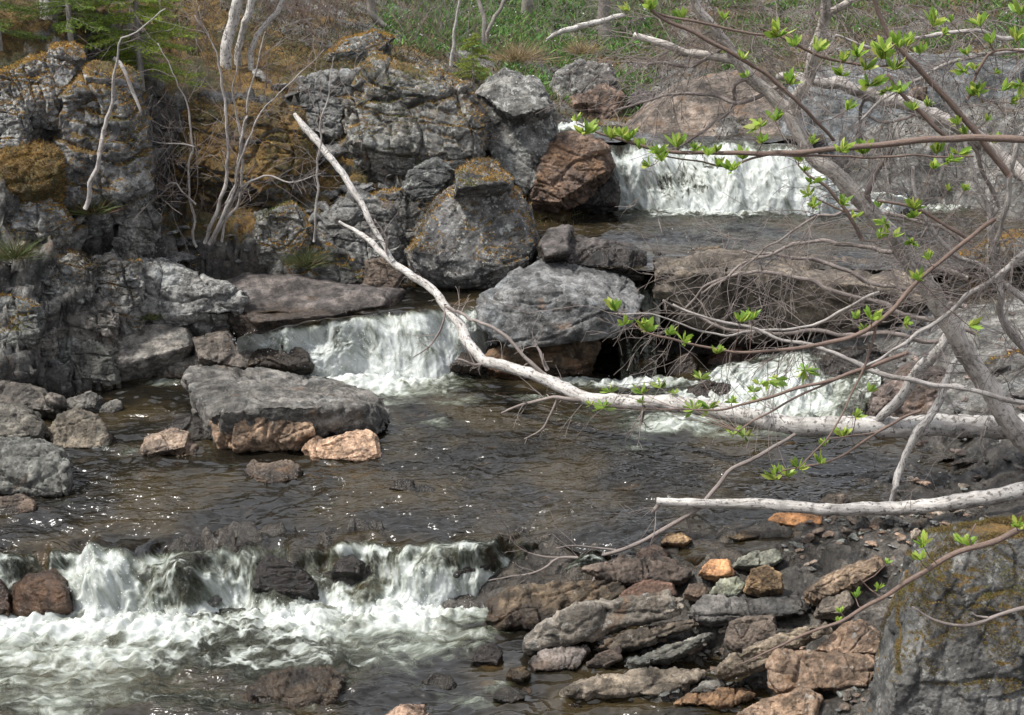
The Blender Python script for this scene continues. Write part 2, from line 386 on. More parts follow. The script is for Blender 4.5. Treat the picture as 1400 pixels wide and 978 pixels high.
# rocky: the cliff, the bedrock on the far right, the bed; soft: slopes above
eps = 0.15
zx = (ground0(xy + [eps, 0]) - z) / eps; zy = (ground0(xy + [0, eps]) - z) / eps
slope = np.hypot(zx, zy)
px_, py_ = proj(np.stack([xy[:, 0], xy[:, 1], z], 1))
inview = (xy[:, 1] > 5)
leftb = inview & (px_ < 620) & (xy[:, 1] < 22)
rightrock = sstep(840, 900, px_) * sstep(95, 125, py_ - 12 * fbm(np.stack([px_ / 90, py_ / 90, px_ * 0], 1), 3)) * (xy[:, 1] > 19)
rocky = np.clip(np.where(leftb, sstep(0.35, 0.9, slope) + sstep(300, 360, py_), 0) + rightrock + sstep(0.02, 0.3, 0.5 - z) , 0, 1) * nearw
P3 = np.stack([xy[:, 0], xy[:, 1], z * 1.5], 1)
d1, e1, cid, off = cells(P3 * np.array([1.5, 1.3, 1.9]) + fbm(P3 * 1.3, 2)[:, None] * 0.35)
d2_, e2, cid2, off2 = cells(P3 * np.array([4.2, 3.6, 4.6]) + 7 + fbm(P3 * 3, 2)[:, None] * 0.3, 3)
def rid(c, k): return (_perm[(c + k * 31) & 255] / 255.0)
blk = (rid(cid, 1) - 0.5) * 0.42 + off[:, 0] * (rid(cid, 2) - 0.5) * 0.5 + off[:, 1] * (rid(cid, 3) - 0.65) * 0.5 - 0.16 * sstep(0.10, 0, e1)
blk2 = (rid(cid2, 1) - 0.5) * 0.13 + off2[:, 0] * (rid(cid2, 2) - 0.5) * 0.16 + off2[:, 1] * (rid(cid2, 3) - 0.6) * 0.14 - 0.05 * sstep(0.12, 0, e2)
cliff = np.where(leftb, 1.0, 0.0)
ja, je = joints(np.stack([xy[:, 0], xy[:, 1], z], 1), FR, 1.5, 0, .3); jb, jf = joints(np.stack([xy[:, 0], xy[:, 1], z], 1), FR, 4.2, 5, .4)
blk = .5 * blk + 0.42 * ja - .10 * sstep(.06, 0, je); blk2 = .5 * blk2 + .15 * jb - .05 * sstep(.08, 0, jf)
amp_blk = rocky * np.where(leftb, 1.0, np.where(xy[:, 1] > 19, 0.30, 0.35))
h = z + amp_blk * (blk + blk2) + (0.10 * fbm(P3 * 0.9, 4) + 0.05 * fbm(P3 * 4, 4)) * nearw * (1.2 - rocky * 0.4)
h += (1 - nearw) * 1.6 * fbm(P3 * 0.12, 4)
shore = (xy[:, 1] < 13.5) & (px_ > 640) & (xy[:, 1] > 6)
def smooth_mask(m_): return m_.astype(float)
V = np.stack([xy[:, 0], xy[:, 1], h], 1)
# push the blocks sideways as well, so that faces overhang a little
nrm = np.stack([-zx, -zy, np.zeros_like(zx)], 1); nl = np.linalg.norm(nrm, axis=1)[:, None] + 1e-6
push = amp_blk * sstep(0.6, 1.8, slope)
V[:, :2] += (nrm / nl)[:, :2] * (push * (blk * 0.9 + blk2 * 1.2))[:, None]
terr_me = mesh("ground", V, grid_faces(len(gx), len(gy)), TERR)
mossn = fbm(P3 * np.array([0.55, 0.55, 0.3]) + 3, 4)
moss = 0.95 * (1 - rocky) + rocky * np.where(leftb, 0.62 + 0.6 * mossn - 0.9 * sstep(320, 400, py_), 0.0) - 1.0 * sstep(0.35, 0.1, z)
moss = np.where(xy[:, 1] > 21.6, np.minimum(moss, .30 + .5 * mossn), moss); moss = np.where((xy[:, 0] > 1.5) & (xy[:, 1] < 19), np.minimum(moss, -.25 + .35 * mossn), moss); moss = np.where(shore, -1.0, moss); moss = np.where(rightrock > 0.5, -0.6, moss)
fattr(terr_me, "moss", np.clip(moss, -1, 1))
wetn = sstep(0.12, 0.02, V[:, 2] - np.where(xy[:, 1] < 10.8, L0, np.where(xy[:, 1] < 16.2, L1, L3))) * (xy[:, 1] < 20)
fattr(terr_me, "wet", np.clip(np.maximum(wetn, .75 * shore), 0, 1))  # damp shore gravel, darkened further in place of shade between the stones
ground = tag(obj("ground", terr_me), kind='structure')
GH, GXX, GYY = V[:, 2].reshape(len(gy), len(gx)), gx, gy
def gh(x, y):
    i = np.clip(np.searchsorted(GXX, x) - 1, 0, len(GXX) - 2); j = np.clip(np.searchsorted(GYY, y) - 1, 0, len(GYY) - 2)
    return float(GH[j, i])

# ------------------------------------------------------------------ water
def wblobs(lst):
    def f(px, py):
        r = np.zeros(len(px))
        for cx, cy, rx, ry, s in lst:
            g = s * np.exp(-(((px - cx) / rx) ** 2 + ((py - cy) / ry) ** 2))
            r = np.maximum(r, g) if s > 0 else r + g
        return np.clip(r, 0, 1)
    return f
FOAM = wblobs([  # centre and spread of each churned patch
    (40, 862, 190, 34, 1.0), (200, 864, 220, 36, 1.0), (400, 858, 150, 40, 1.0), (560, 842, 140, 40, 1.0), (120, 900, 300, 46, .74), (400, 895, 220, 38, .72), (100, 940, 300, 60, .60), (350, 940, 160, 60, .5), (600, 890, 100, 30, .6), (700, 805, 80, 22, .95), (640, 830, 90, 34, .9),
    (120, 905, 230, 48, .72), (330, 905, 180, 38, .70), (520, 885, 120, 28, .7), (60, 965, 200, 40, .62), (260, 960, 150, 36, .55), (640, 960, 60, 18, .55), (560, 905, 90, 26, .5), (660, 868, 60, 16, .62),
    (470, 930, 50, 20, .5), (680, 940, 40, 16, .5),
    (510, 522, 150, 30, 1.0), (480, 505, 120, 20, 1.0), (600, 500, 55, 34, 1.0), (450, 495, 70, 22, .95), (430, 520, 80, 12, .8), (580, 540, 60, 12, .55), (600, 580, 38, 9, .62), (640, 548, 40, 8, .5),
    (880, 528, 130, 11, .95), (790, 525, 45, 9, .9), (1060, 530, 120, 50, 1.0), (1130, 545, 60, 24, .9), (1010, 560, 110, 20, .95), (920, 585, 90, 13, .85), (860, 602, 50, 8, .6), (1000, 595, 60, 9, .62), (960, 545, 90, 14, .9),
    (500, 548, 110, 14, .6), (620, 552, 90, 10, .5), (720, 545, 60, 8, .62), (880, 560, 120, 14, .62), (800, 572, 80, 9, .48), (930, 575, 130, 16, .7), (860, 612, 90, 10, .48), (1080, 590, 90, 10, .6), (225, 522, 60, 7, .62), (130, 612, 35, 5, .6), (180, 618, 22, 6, .7), (85, 690, 26, 4, .55), (170, 672, 60, 6, .42), (330, 640, 120, 20, .32), (450, 690, 120, 20, .33),
    (980, 288, 170, 16, 1.0), (1130, 285, 110, 9, .9), (1280, 286, 90, 7, .75), (860, 284, 40, 9, .8), (880, 392, 25, 15, .8), (890, 350, 30, 8, .5), (780, 175, 60, 16, .95), (870, 515, 30, 16, .6), (960, 300, 60, 6, .4)])
def finish_water(name, V, nx, ny, foam, uv):
    me = mesh(name, V, grid_faces(nx, ny), WATER); fattr(me, "foam", np.clip(foam, 0, 1)); vattr(me, "wuv", uv)
    return tag(obj(name, me), kind='structure')
water_pts = []
def pool(name, x0, x1, y0, y1, z, nx, ny, amp=1.0, lip=None, dip=0.0):
    xs = np.linspace(x0, x1, nx); t = np.linspace(0, 1, ny); ys = y0 + (y1 - y0) * (t * 0.75 + 0.25 * t * t)
    A, B = np.meshgrid(xs, ys); p = np.stack([A.ravel(), B.ravel(), np.full(A.size, z)], 1)
    a, b = proj(p); fo = FOAM(a, b)
    q = p * [1, 1, 0]
    warp = fbm(q * 0.8, 2)
    wv = 0.040 * fbm(q * [1.1, 2.6, 1] + warp[:, None] * 0.6, 3) + 0.026 * fbm(q * [3.6, 7.5, 1] + warp[:, None], 4)
    r = 1 - np.abs(noise(q * [2.5, 6, 1] + warp[:, None] * 1.5)); wv += 0.016 * r ** 4
    ch = np.abs(fbm(q * 5.0 + warp[:, None], 4)); ch2 = fbm(q * 14, 3)
    p[:, 2] += amp * wv * (1 - 0.4 * fo) + sstep(0.35, 1, fo) * (0.13 * ch + 0.025 * ch2 + 0.03)
    if lip is not None:
        l = np.array(lip); l = l[np.argsort(l[:, 0])]; ex = np.interp(p[:, 0], l[:, 0], l[:, 1]) - p[:, 1]
        p[:, 2] -= np.maximum(ex + .01, 0) * 5 + .012 * sstep(-.5, 0, ex) + dip * np.clip((ex + .55) / .55, 0, 1) ** 2
    wb = fbm(q * 2.2 + 5, 3); uv = np.stack([p[:, 0] * 2.6 + warp * .5 + wb * .5, p[:, 1] * 4.6 + warp * .6 + wb * .5, p[:, 2]], 1)
    water_pts.append(p[(fo > 0.85)][::7])
    return finish_water(name, p, nx, ny, fo * 1.0, uv)
def polyl(pts, n):
    pts = np.array(pts, float); d = np.r_[0, np.cumsum(np.linalg.norm(np.diff(pts, axis=0), axis=1))]; t = np.linspace(0, d[-1], n)
    return np.stack([np.interp(t, d, pts[:, k]) for k in range(3)], 1), t
def fall(name, lip, base, nx, ny, foamf, drop_pow=1.8, rough=1.0, hump=0.05, streak=1.0, seed=0, bumps=()):
    A, t = polyl(lip, nx); B, _ = polyl(base, nx); v = np.linspace(0, 1, ny)[:, None, None]
    if nx > 200:
        B[:, 1] += 0.32 * fbm(np.stack([t * .9, t * 0, t * 0 + 13 + seed], 1), 3)
        A[:, 1] += 0.16 * fbm(np.stack([t * 1.6, t * 0, t * 0 + 3], 1), 3); A[:, 2] += 0.03 * fbm(np.stack([t * 2.5, t * 0, t * 0 + 8], 1), 2)
    p = A[None] * (1 - v) + B[None] * v
    vz = np.linspace(0, 1, ny)[:, None]
    dp = drop_pow * (1 + (.45 * fbm(np.stack([t * 1.3, t * 0 + 4, t * 0 + seed], 1), 2) if nx > 200 else 0 * t)); p[:, :, 2] = A[None, :, 2] - (A[None, :, 2] - B[None, :, 2]) * vz ** np.clip(dp, .7, 3)[None, :]
    U = np.broadcast_to(t[None, :], (ny, nx)); L = np.linalg.norm(A - B, axis=1).mean(); W = np.broadcast_to(vz * L, (ny, nx))
    fl = p.reshape(-1, 3); u = U.ravel(); w_ = W.ravel(); vv = np.broadcast_to(vz, (ny, nx)).ravel()
    s1 = fbm(np.stack([u * 2.2, w_ * 1.3, u * 0 + seed], 1), 3); s2 = fbm(np.stack([u * 11, w_ * 2.2 + s1, u * 0 + seed + 5], 1), 3); s3 = fbm(np.stack([u * 26, w_ * 14, u * 0 + seed + 9], 1), 3)
    env = np.sin(np.pi * np.clip(vv * 0.85 + 0.1, 0, 1)) ** 0.6 * sstep(0, 0.15, vv)
    d = env * rough * (0.16 * s1 + streak * 0.05 * s2 * sstep(.1, .5, vv)) + sstep(.15, .5, vv) * rough * (0.008 * s3 + 0.018 * (1 - 2 * np.abs(fbm(np.stack([u * 4.5, w_ * 4 + s1, u * 0 + seed + 21], 1), 3)))) + hump * np.sin(np.pi * vv)
    a, b = proj(fl)
    for cx, cy, rx, ry, k_ in bumps: d = d + k_ * np.exp(-((a - cx) / rx) ** 2 - ((b - cy) / ry) ** 2)
    dy = fl[:, 1] * 0 - 0.75 * d; fl[:, 1] += dy; fl[:, 2] += 0.65 * d
    a, b = proj(fl); fo = foamf(a, b, u, vv) - (.2 if seed in (1, 5) else .08) * sstep(.05, .5, fbm(np.stack([u * 1.8, w_ * 2.2 + s1, u * 0 + seed + 2], 1), 3)) * (1 - sstep(.6, .9, vv))
    uv = np.stack([u * 5.0 + s1 * .8, w_ * 3.8 + s1 * .8 + seed, s1 * 0.3], 1)
    water_pts.append(fl[(fo > 0.8) & (vv > .3)][::5])
    return finish_water(name, fl, nx, ny, fo, uv)
LIP1 = [PZ(-140, 733, L1 + .01), PZ(0, 733, L1 + .015), PZ(120, 723, L1 + .015), PZ(250, 719, L1 + .02), PZ(400, 714, L1 + .02), PZ(520, 719, L1 + .02), PZ(640, 716, L1 + .02), PZ(720, 723, L1 + .01), PZ(800, 741, L1), PZ(860, 756, L1 - .03)]
LIP1F = [q_ - np.array([0, 0, .07]) for q_ in LIP1]
LIP2 = [PZ(325, 462, .55), PZ(380, 448, .64), PZ(450, 436, L2), PZ(540, 424, L2 + .02), PZ(600, 418, L2 + .02), PZ(665, 420, L2)]
LIP4 = [PZ(822, 201, L4), PZ(900, 192, L4 + .01), PZ(1000, 192, L4 + .01), PZ(1080, 198, L4), PZ(1118, 210, L4 - .1)]
pool("lower_water", -6.5, 3.2, 5.5, 11.2, L0, 560, 420, 1.3)
pool("middle_water", -7.0, 5.4, 10.2, 16.6, L1, 560, 460, 1.0, LIP1, .07)
pool("cascade_water", -3.6, 0.6, 15.95, 18.0, L2, 180, 90, 0.8, LIP2)
pool("upper_water", 0.3, 7.5, 16.35, 21.0, L3, 360, 200, 1.0)
pool("headwater", 0.3, 4.6, 20.5, 23.5, L4, 160, 100, 1.0, LIP4)
# lower fall
f1 = wblobs([(150, 800, 80, 34, 1.0), (60, 825, 70, 24, .7), (260, 790, 95, 22, .78), (215, 815, 60, 22, -.45), (320, 815, 60, 30, .9), (430, 840, 60, 22, .9), (540, 815, 70, 30, 1), (610, 800, 60, 36, 1), (680, 790, 60, 18, 1),
             (500, 818, 18, 20, -.8), (380, 800, 45, 24, -.35), (60, 800, 45, 28, -.4), (690, 762, 90, 12, .55), (650, 765, 60, 10, .1), (200, 760, 160, 8, -.3)])
def dk1(a, b):
    r = 0
    for cx, cy, rx, ry, k in [(395, 785, 55, 34, -.75), (225, 815, 50, 20, -.35), (55, 790, 55, 40, -.5), (500, 820, 22, 22, -.9), (650, 762, 110, 12, -.5), (770, 780, 60, 30, -.45), (470, 775, 40, 20, -.5), (330, 765, 60, 14, -.5)]:
        r = r + k * np.exp(-((a - cx) / rx) ** 2 - ((b - cy) / ry) ** 2)
    return r
fall("lower_waterfall", LIP1F,
     [PZ(-140, 850, L0 - .04), PZ(0, 848, L0 - .04), PZ(120, 850, L0 - .04), PZ(260, 855, L0 - .04), PZ(400, 852, L0 - .04), PZ(520, 850, L0 - .04), PZ(620, 838, L0 - .04), PZ(700, 815, L0 - .04), PZ(780, 805, L0 - .04), PZ(840, 800, L0 - .04)],
     620, 130, lambda a, b, u, v: np.clip(np.maximum(np.maximum(f1(a, b), .86 + .12 * np.sin(a / 61.) + .8 * dk1(a, b)), .60) * sstep(0.08, 0.36, v) + 0.75 * sstep(.82, 1, v), 0, 1), 1.25, 1.7, 0.05, .15, 1, [(rng.uniform(-40, 800), rng.uniform(732, 775), rng.uniform(12, 34), rng.uniform(7, 14), rng.uniform(.03, .09)) for _ in range(34)] + [(150, 795, 50, 30, .16), (270, 788, 75, 28, .26), (395, 780, 35, 25, .10), (430, 800, 20, 20, .08), (500, 812, 18, 22, .10), (345, 772, 22, 16, .07), (560, 790, 40, 25, .08), (640, 800, 50, 25, .1), (470, 770, 20, 15, .06), (60, 790, 40, 25, .06)])  # foam floor greys the dark patches, standing in for sky sheen
# middle left fall, in two steps
f2 = wblobs([(430, 490, 60, 18, 1), (520, 470, 90, 32, .82), (600, 470, 40, 40, .95), (450, 455, 60, 12, .55), (500, 440, 60, 10, -.4), (480, 505, 120, 12, 1), (640, 460, 30, 30, .6), (380, 470, 40, 12, .6)])
fall("middle_waterfall", LIP2,
     [PZ(330, 512, -.03), PZ(400, 518, -.03), PZ(470, 524, -.03), PZ(560, 526, -.03), PZ(620, 522, -.03), PZ(680, 505, -.03)],
     330, 110, lambda a, b, u, v: np.clip(np.maximum(f2(a, b), .88) * sstep(0.0, 0.25, v) + .8 * sstep(.7, 1, v), 0, 1), 1.3, 1.3, 0.09, .25, 2)
# trickle between the boulder and the slab, in a chute and a drop under the overhang
fall("trickle", [PZ(868, 352, L3 + .01), PZ(905, 352, L3 + .01)], [P(872, 452, 16.35), P(902, 452, 16.35)], 40, 70, lambda a, b, u, v: 0.35 + 0.35 * v, 1.2, 0.35, 0.02, 1, 3)
fall("trickle_drop", [P(842, 452, 16.3), P(895, 450, 16.3)], [PZ(850, 528, -.02), PZ(898, 528, -.02)], 60, 60, lambda a, b, u, v: 0.42 + 0.1 * np.sin(u * 60) + 0.25 * sstep(.8, 1, v), 1.2, 0.25, 0.02, 1, 4)
# right cascade, pouring from below the slab
fall("right_waterfall", [P(985, 500, 15.9), P(1030, 488, 16.0), P(1090, 480, 16.0), P(1150, 486, 15.8), P(1200, 500, 15.3)],
     [PZ(940, 548, -.03), PZ(1000, 568, -.03), PZ(1080, 585, -.03), PZ(1150, 590, -.03), PZ(1195, 585, -.03)],
     220, 90, lambda a, b, u, v: np.clip(0.62 + 0.3 * np.sin(v * 3.0) - 0.3 * np.exp(-((a - 1165) / 30.) ** 2), 0, 1), 1.3, 1.3, 0.06, 0.8, 5)
# upper fall
fall("upper_waterfall", LIP4 + [PZ(1150, 250, L3 + .35), PZ(1230, 275, L3 + .15)],
     [PZ(838, 292, L3 - .03), PZ(900, 294, L3 - .03), PZ(980, 296, L3 - .03), PZ(1060, 297, L3 - .03), PZ(1130, 298, L3 - .03), PZ(1190, 297, L3 - .03), PZ(1260, 296, L3 - .03)],
     330, 120, lambda a, b, u, v: np.clip(0.5 + 0.44 * sstep(0, .25, v) - 0.22 * np.exp(-((a - 930) / 60.) ** 2 - ((b - 245) / 25.) ** 2), 0, 1), 1.0, 1.3, 0.14, 0.12, 6)
# droplets thrown up by the churned water
wp = np.concatenate(water_pts); k = rng.choice(len(wp), 5200); c = wp[k] + rng.normal(size=(5200, 3)) * [.05, .05, .012]; c[:, 2] += np.abs(rng.normal(size=5200)) * 0.035
rad = rng.uniform(0.002, 0.0065, 5200)
tet = np.array([[1, 1, 1], [1, -1, -1], [-1, 1, -1], [-1, -1, 1]]) / 1.7
Vd = (c[:, None, :] + tet[None] * rad[:, None, None]).reshape(-1, 3)
Fd = (np.arange(5200)[:, None, None] * 4 + np.array([[0, 1, 2], [0, 3, 1], [0, 2, 3], [1, 3, 2]])[None]).reshape(-1, 3)
tag(obj("spray", mesh("spray", Vd, Fd, SPRAY)), "white droplets thrown up over the churned water of the falls", "spray", kind='stuff')

# ------------------------------------------------------------------ rocks
def remesh(me, vox):
    o = bpy.data.objects.new("tmp", me); link(o)
    md = o.modifiers.new("r", 'REMESH'); md.mode = 'VOXEL'; md.voxel_size = vox; md.adaptivity = 0
    dg = bpy.context.evaluated_depsgraph_get(); ev = o.evaluated_get(dg)
    r = bpy.data.meshes.new_from_object(ev); bpy.data.objects.remove(o); bpy.data.meshes.remove(me)
    return r
def hull_into(bm, pts):
    vs = [bm.verts.new(tuple(p)) for p in pts]
    r = bmesh.ops.convex_hull(bm, input=vs)
    g = [e for e in r["geom_interior"] + r["geom_unused"] if isinstance(e, bmesh.types.BMVert)]
    g = list({v for v in g if v.is_valid})
    bmesh.ops.delete(bm, geom=g, context='VERTS')
ROCKS = []
def rocky_mesh(name, hulls, vox, seed, strata=(0.25, 0.35, 1.0), lay=1.0, rough=1.0, cuts=6, jk=1.0, frame=None):
    if frame is None:
        rf = np.random.RandomState(seed + 77).normal(size=(3, 3)) * .35; frame = np.array(FR) + rf
    bm = bmesh.new()
    for h_ in hulls:
        b2 = bmesh.new(); hull_into(b2, h_); tmp = bpy.data.meshes.new("t"); b2.to_mesh(tmp); b2.free(); bm.from_mesh(tmp); bpy.data.meshes.remove(tmp)
    bmesh.ops.recalc_face_normals(bm, faces=bm.faces)
    me = bpy.data.meshes.new(name); bm.to_mesh(me); bm.free()
    me = remesh(me, vox); me.name = name
    n = len(me.vertices); co = np.zeros(n * 3, np.float32); me.vertices.foreach_get("co", co); co = co.reshape(-1, 3).astype(float)
    no = np.zeros(n * 3, np.float32); me.vertices.foreach_get("normal", no); no = no.reshape(-1, 3).astype(float)
    if n == 0: return me
    size = (co.max(0) - co.min(0)).max(); S = max(size, 0.1)
    q = co + seed * 3.7
    st = np.array(strata); st = st / np.linalg.norm(st)
    rs = np.random.RandomState(seed * 11 + 5); ctr = (co.max(0) + co.min(0)) / 2
    for _ in range(cuts):
        nn_ = rs.normal(size=3); nn_[2] = abs(nn_[2]) * .8; nn_ /= np.linalg.norm(nn_); pr_ = co @ nn_; hi = pr_.max(); ext = hi - pr_.min()
        lim = hi - ext * rs.uniform(.01, .045); co = co - np.maximum(pr_ - lim, 0)[:, None] * nn_ * .97
    q = co + seed * 3.7
    a = 0.018 * S * fbm(q * (1.8 / S), 3)
    ja, je = joints(co if frame is FR else q, frame, 2.6 / S ** .7, seed * (frame is not FR)); jb, jf = joints(q, frame, 7.5 / S ** .7, seed + 3, .5)
    kb = .35 + .65 * sstep(-.25, .25, fbm(q * (2.2 / S) + 4, 2))
    a += S ** .9 * (0.085 * ja * kb - 0.030 * sstep(.05, 0, je) + 0.040 * jb * kb - 0.012 * sstep(.07, 0, jf)) * jk
    dd, ee, ci, of = cells(q * (6.0 / S) + 0.3 * fbm(q * 6 / S, 2)[:, None], seed + 9)
    a += 0.022 * S * ((rid(ci, 4) - 0.5) * 0.4 + of[:, 0] * (rid(ci, 5) - .5) * 1.5 + of[:, 2] * (rid(ci, 6) - .5) * 1.5)
    t = (q @ st) * (9.0 / S ** 0.8) + 0.8 * fbm(q * (2.0 / S), 2); fr = t - np.floor(t)
    side = 1 - np.abs(no @ st)
    t = t + .35 * fbm(q * (5 / S), 3); fr = t - np.floor(t)
    a += lay * side * (0.35 + .65 * sstep(-.2, .3, fbm(q * (1.5 / S) + 7, 2))) * 0.014 * S * ((_perm[(np.floor(t).astype(int)) & 255] / 255.0 - 0.5) * 2.0 - 1.6 * sstep(0.14, 0, np.minimum(fr, 1 - fr)))
    a += 0.009 * S * fbm(q * (7.0 / S), 3) + 0.010 * min(S, 1) * fbm(q * 16, 3) + 0.0045 * fbm(q * 45, 2)
    co = co + no * (a * rough)[:, None]
    me.vertices.foreach_set("co", co.astype(np.float32).ravel()); me.update()
    me.polygons.foreach_set("use_smooth", np.full(len(me.polygons), True))
    me.materials.clear(); me.materials.append(ROCK)
    return me

GREY = (0.155, 0.153, 0.148); DARK = (0.08, 0.075, 0.07); BROWN = (0.16, 0.12, 0.092); PALE = (0.22, 0.21, 0.19)
def hull_pts(poly, Yb, th, drop, lean=0.45, back=0.8, bulge=0.62, seed=0):
    r = random.Random(seed); a = np.array(poly, float); cx, cy = a[:, 0].mean(), a[:, 1].mean(); y0, y1 = a[:, 1].min(), a[:, 1].max()
    pts = []
    for x, y in poly:
        hh = (y1 - y) / max(y1 - y0, 1)
        s = P(x, y, Yb + th * (0.30 + lean * hh)); pts.append(s)
        if hh < 0.35: pts.append(s - np.array([0, 0, drop]))
        fx, fy = cx + (x - cx) * bulge, cy + (y - cy) * bulge
        hf = (y1 - fy) / max(y1 - y0, 1)
        pts.append(P(fx, fy, Yb + th * (0.02 + (lean * 0.9) * hf + r.uniform(-.05, .08))))
        bx, by = cx + (x - cx) * back, cy + (y - cy) * 0.75
        pts.append(P(bx, by, Yb + th * (0.92 + r.uniform(-.08, .1))) - np.array([0, 0, drop if hh < .5 else 0]))
    return pts
def R(name, label, poly, zb=None, th=0.6, col=GREY, moss=-1.0, lichen=0.3, rust=0.2, wet=-9, Y=None, drop=0.1, lean=0.45, det=70, lay=.4, rough=1.0, strata=(0.25, 0.35, 1.0), pts3=None, extra=None, cat="rock", bulge=0.86, jk=.8, group=None):
    polys = poly if isinstance(poly[0][0], (tuple, list)) else [poly]
    if name == 'cliff_block':
        polys = [[(x + (x - np.mean([p[0] for p in pl])) * .2, y + (y - np.mean([p[1] for p in pl])) * .16) for x, y in pl] for pl in polys]; jk = 1.25; det = max(det, 92); moss = moss + (.46 if polys[0][0][1] < 330 and moss > -.9 else .1)
    hs = []
    yb = max(p[1] for pl in polys for p in pl)
    Yb = Y if Y is not None else YZ(yb, zb)
    for i, pl in enumerate(polys): hs.append(hull_pts(pl, Yb, th, drop, lean, seed=len(ROCKS) * 7 + i, bulge=bulge))
    if pts3: hs = [[P(*c_) for c_ in pts3]]
    if extra: hs += extra
    al = np.concatenate([np.array(h_) for h_ in hs]); size = (al.max(0) - al.min(0)).max()
    me = rocky_mesh(name, hs, max(size / det, 0.008), len(ROCKS) + 3, strata, lay, rough, jk=jk, frame=FR if name == 'cliff_block' else None)
    org = np.array([al[:, 0].mean(), al[:, 1].mean(), al[:, 2].min()])
    co = np.zeros(len(me.vertices) * 3, np.float32); me.vertices.foreach_get("co", co); co = co.reshape(-1, 3) - org
    me.vertices.foreach_set("co", co.astype(np.float32).ravel()); me.update()
    o = obj(name, me); o.location = org; _l = .2126 * col[0] + .7152 * col[1] + .0722 * col[2]; _k = {'stone': .8, 'cliff_block': .8}.get(name, .68) if max(col) < .26 else .86; _w = (1.03, 1.0, .955)
    o.color = (*[(_l + (c_ - _l) * (1.15 if name == 'stone' else .9)) * _k * _w[j_] for j_, c_ in enumerate(col)], 1)
    o["moss"] = float(moss); o["lichen"] = float(lichen); o["rust"] = float(rust); o["wet_z"] = float(wet)
    tag(o, label, cat, group); ROCKS.append(o); return o

#-- stream boulders
R("boulder", "broad flat-topped grey boulder in the pool with a pale orange fractured lower edge", [(246, 506), (350, 503), (455, 515), (522, 545), (548, 578), (538, 592), (480, 592), (400, 596), (300, 602), (284, 570), (262, 540)], 0, 1.7, (0.17, 0.162, 0.15), lichen=.3, rust=.3, wet=-.04, lean=.8, det=100, bulge=.8, jk=.5, pts3=[(246, 506, 14.9), (350, 502, 15.1), (455, 514, 14.9), (522, 543, 14.5), (550, 578, 14.1), (538, 594, 13.7), (480, 594, 13.5), (400, 600, 13.3), (300, 604, 13.3), (284, 572, 13.35), (262, 542, 13.9), (300, 562, 13.15), (340, 556, 13.15), (430, 556, 13.3), (510, 560, 13.6), (290, 620, 14), (500, 610, 14.5)])
BB = ROCKS[-1]
_e = R('fractured_edge', 'pale orange fractured lower edge', [(286, 574), (296, 562), (322, 558), (340, 566), (378, 572), (430, 580), (436, 590), (400, 603), (302, 607)], 0, .45, (0.36, 0.245, 0.16), lichen=.4, rust=.45, wet=-.05, lean=.35, drop=.1, Y=13.19, det=80)
del _e['category']; _e.parent = BB; _e.location = _e.location - BB.location
R("rock", "small bright orange-tan rock in front of the broad flat boulder", [(414, 612), (432, 600), (488, 586), (518, 592), (526, 622), (500, 634), (425, 630)], 0, .45, (0.50, 0.33, 0.22), lichen=.3, rust=.45, wet=-.06, lean=.6)
R("rock", "brown cracked rock left of the flat boulder, low in the pool", [[(188, 618), (198, 600), (232, 585), (262, 590), (258, 612), (205, 622)], [(232, 615), (255, 602), (272, 605), (272, 622), (236, 627)]], 0, .5, (0.27, 0.20, 0.15), rust=.3, wet=0.0, lean=.7)
R("rock", "small dark wet rock under the left side of the flat boulder", [(220, 590), (240, 572), (300, 565), (300, 600), (262, 605)], 0, .5, DARK, wet=.3)
R("rock", "low wet brown rock awash between the orange rock and the left shore", [[(330, 648), (345, 632), (385, 628), (412, 635), (414, 655), (380, 662), (345, 658)]], 0, .4, (0.16, 0.12, 0.09), wet=.02, lean=.7)
R("rock", "two smooth wet humps breaking the pool surface mid-stream", [[(530, 668), (545, 655), (565, 657), (572, 676)], [(555, 674), (580, 662), (602, 672), (604, 680), (560, 680)]], 0, .35, DARK, wet=.4, lay=0, jk=.35)
R("boulder", "ridged grey slab boulder at the left edge above a small brown stone", [(-40, 610), (0, 600), (50, 605), (100, 622), (103, 650), (98, 680), (60, 686), (0, 672), (-40, 670)], 0, .9, (0.20, 0.205, 0.19), moss=-.6, rust=.25, wet=-.02, strata=(1, .2, .5), lay=1.8, lean=.55)
R("rock", "small brown stone under the ridged slab at the left edge", [(-10, 700), (0, 680), (30, 674), (52, 685), (50, 700), (20, 706)], 0, .4, BROWN, rust=.4, wet=0.0)
R("boulder", "dark wedge boulder at the left edge behind the ridged slab", [(-30, 560), (0, 550), (35, 553), (66, 580), (60, 598), (0, 606), (-30, 600)], .1, .8, (0.15, 0.14, 0.12), rust=.3, wet=-.1)
R("boulder", "brown layered boulder with tilted ridges at the left shore beside a small splash", [(64, 592), (75, 566), (105, 556), (140, 570), (162, 608), (150, 615), (100, 617), (70, 612)], 0, .8, (0.19, 0.16, 0.12), rust=.35, wet=-.02, strata=(.7, 0, .7), lay=2)
R("boulder", "long brown bedrock block at the left edge over the dark wedge boulder", [(-60, 520), (0, 514), (60, 532), (86, 545), (84, 565), (40, 562), (0, 555), (-60, 560)], .15, .8, (0.2, 0.175, 0.15), rust=.3)
R("rock", "low stones on the shore behind the brown layered boulder", [[(85, 548), (125, 533), (140, 545), (132, 558), (95, 560)], [(130, 560), (160, 548), (168, 553), (160, 565), (135, 567)]], 0, .4, PALE, wet=-.02)
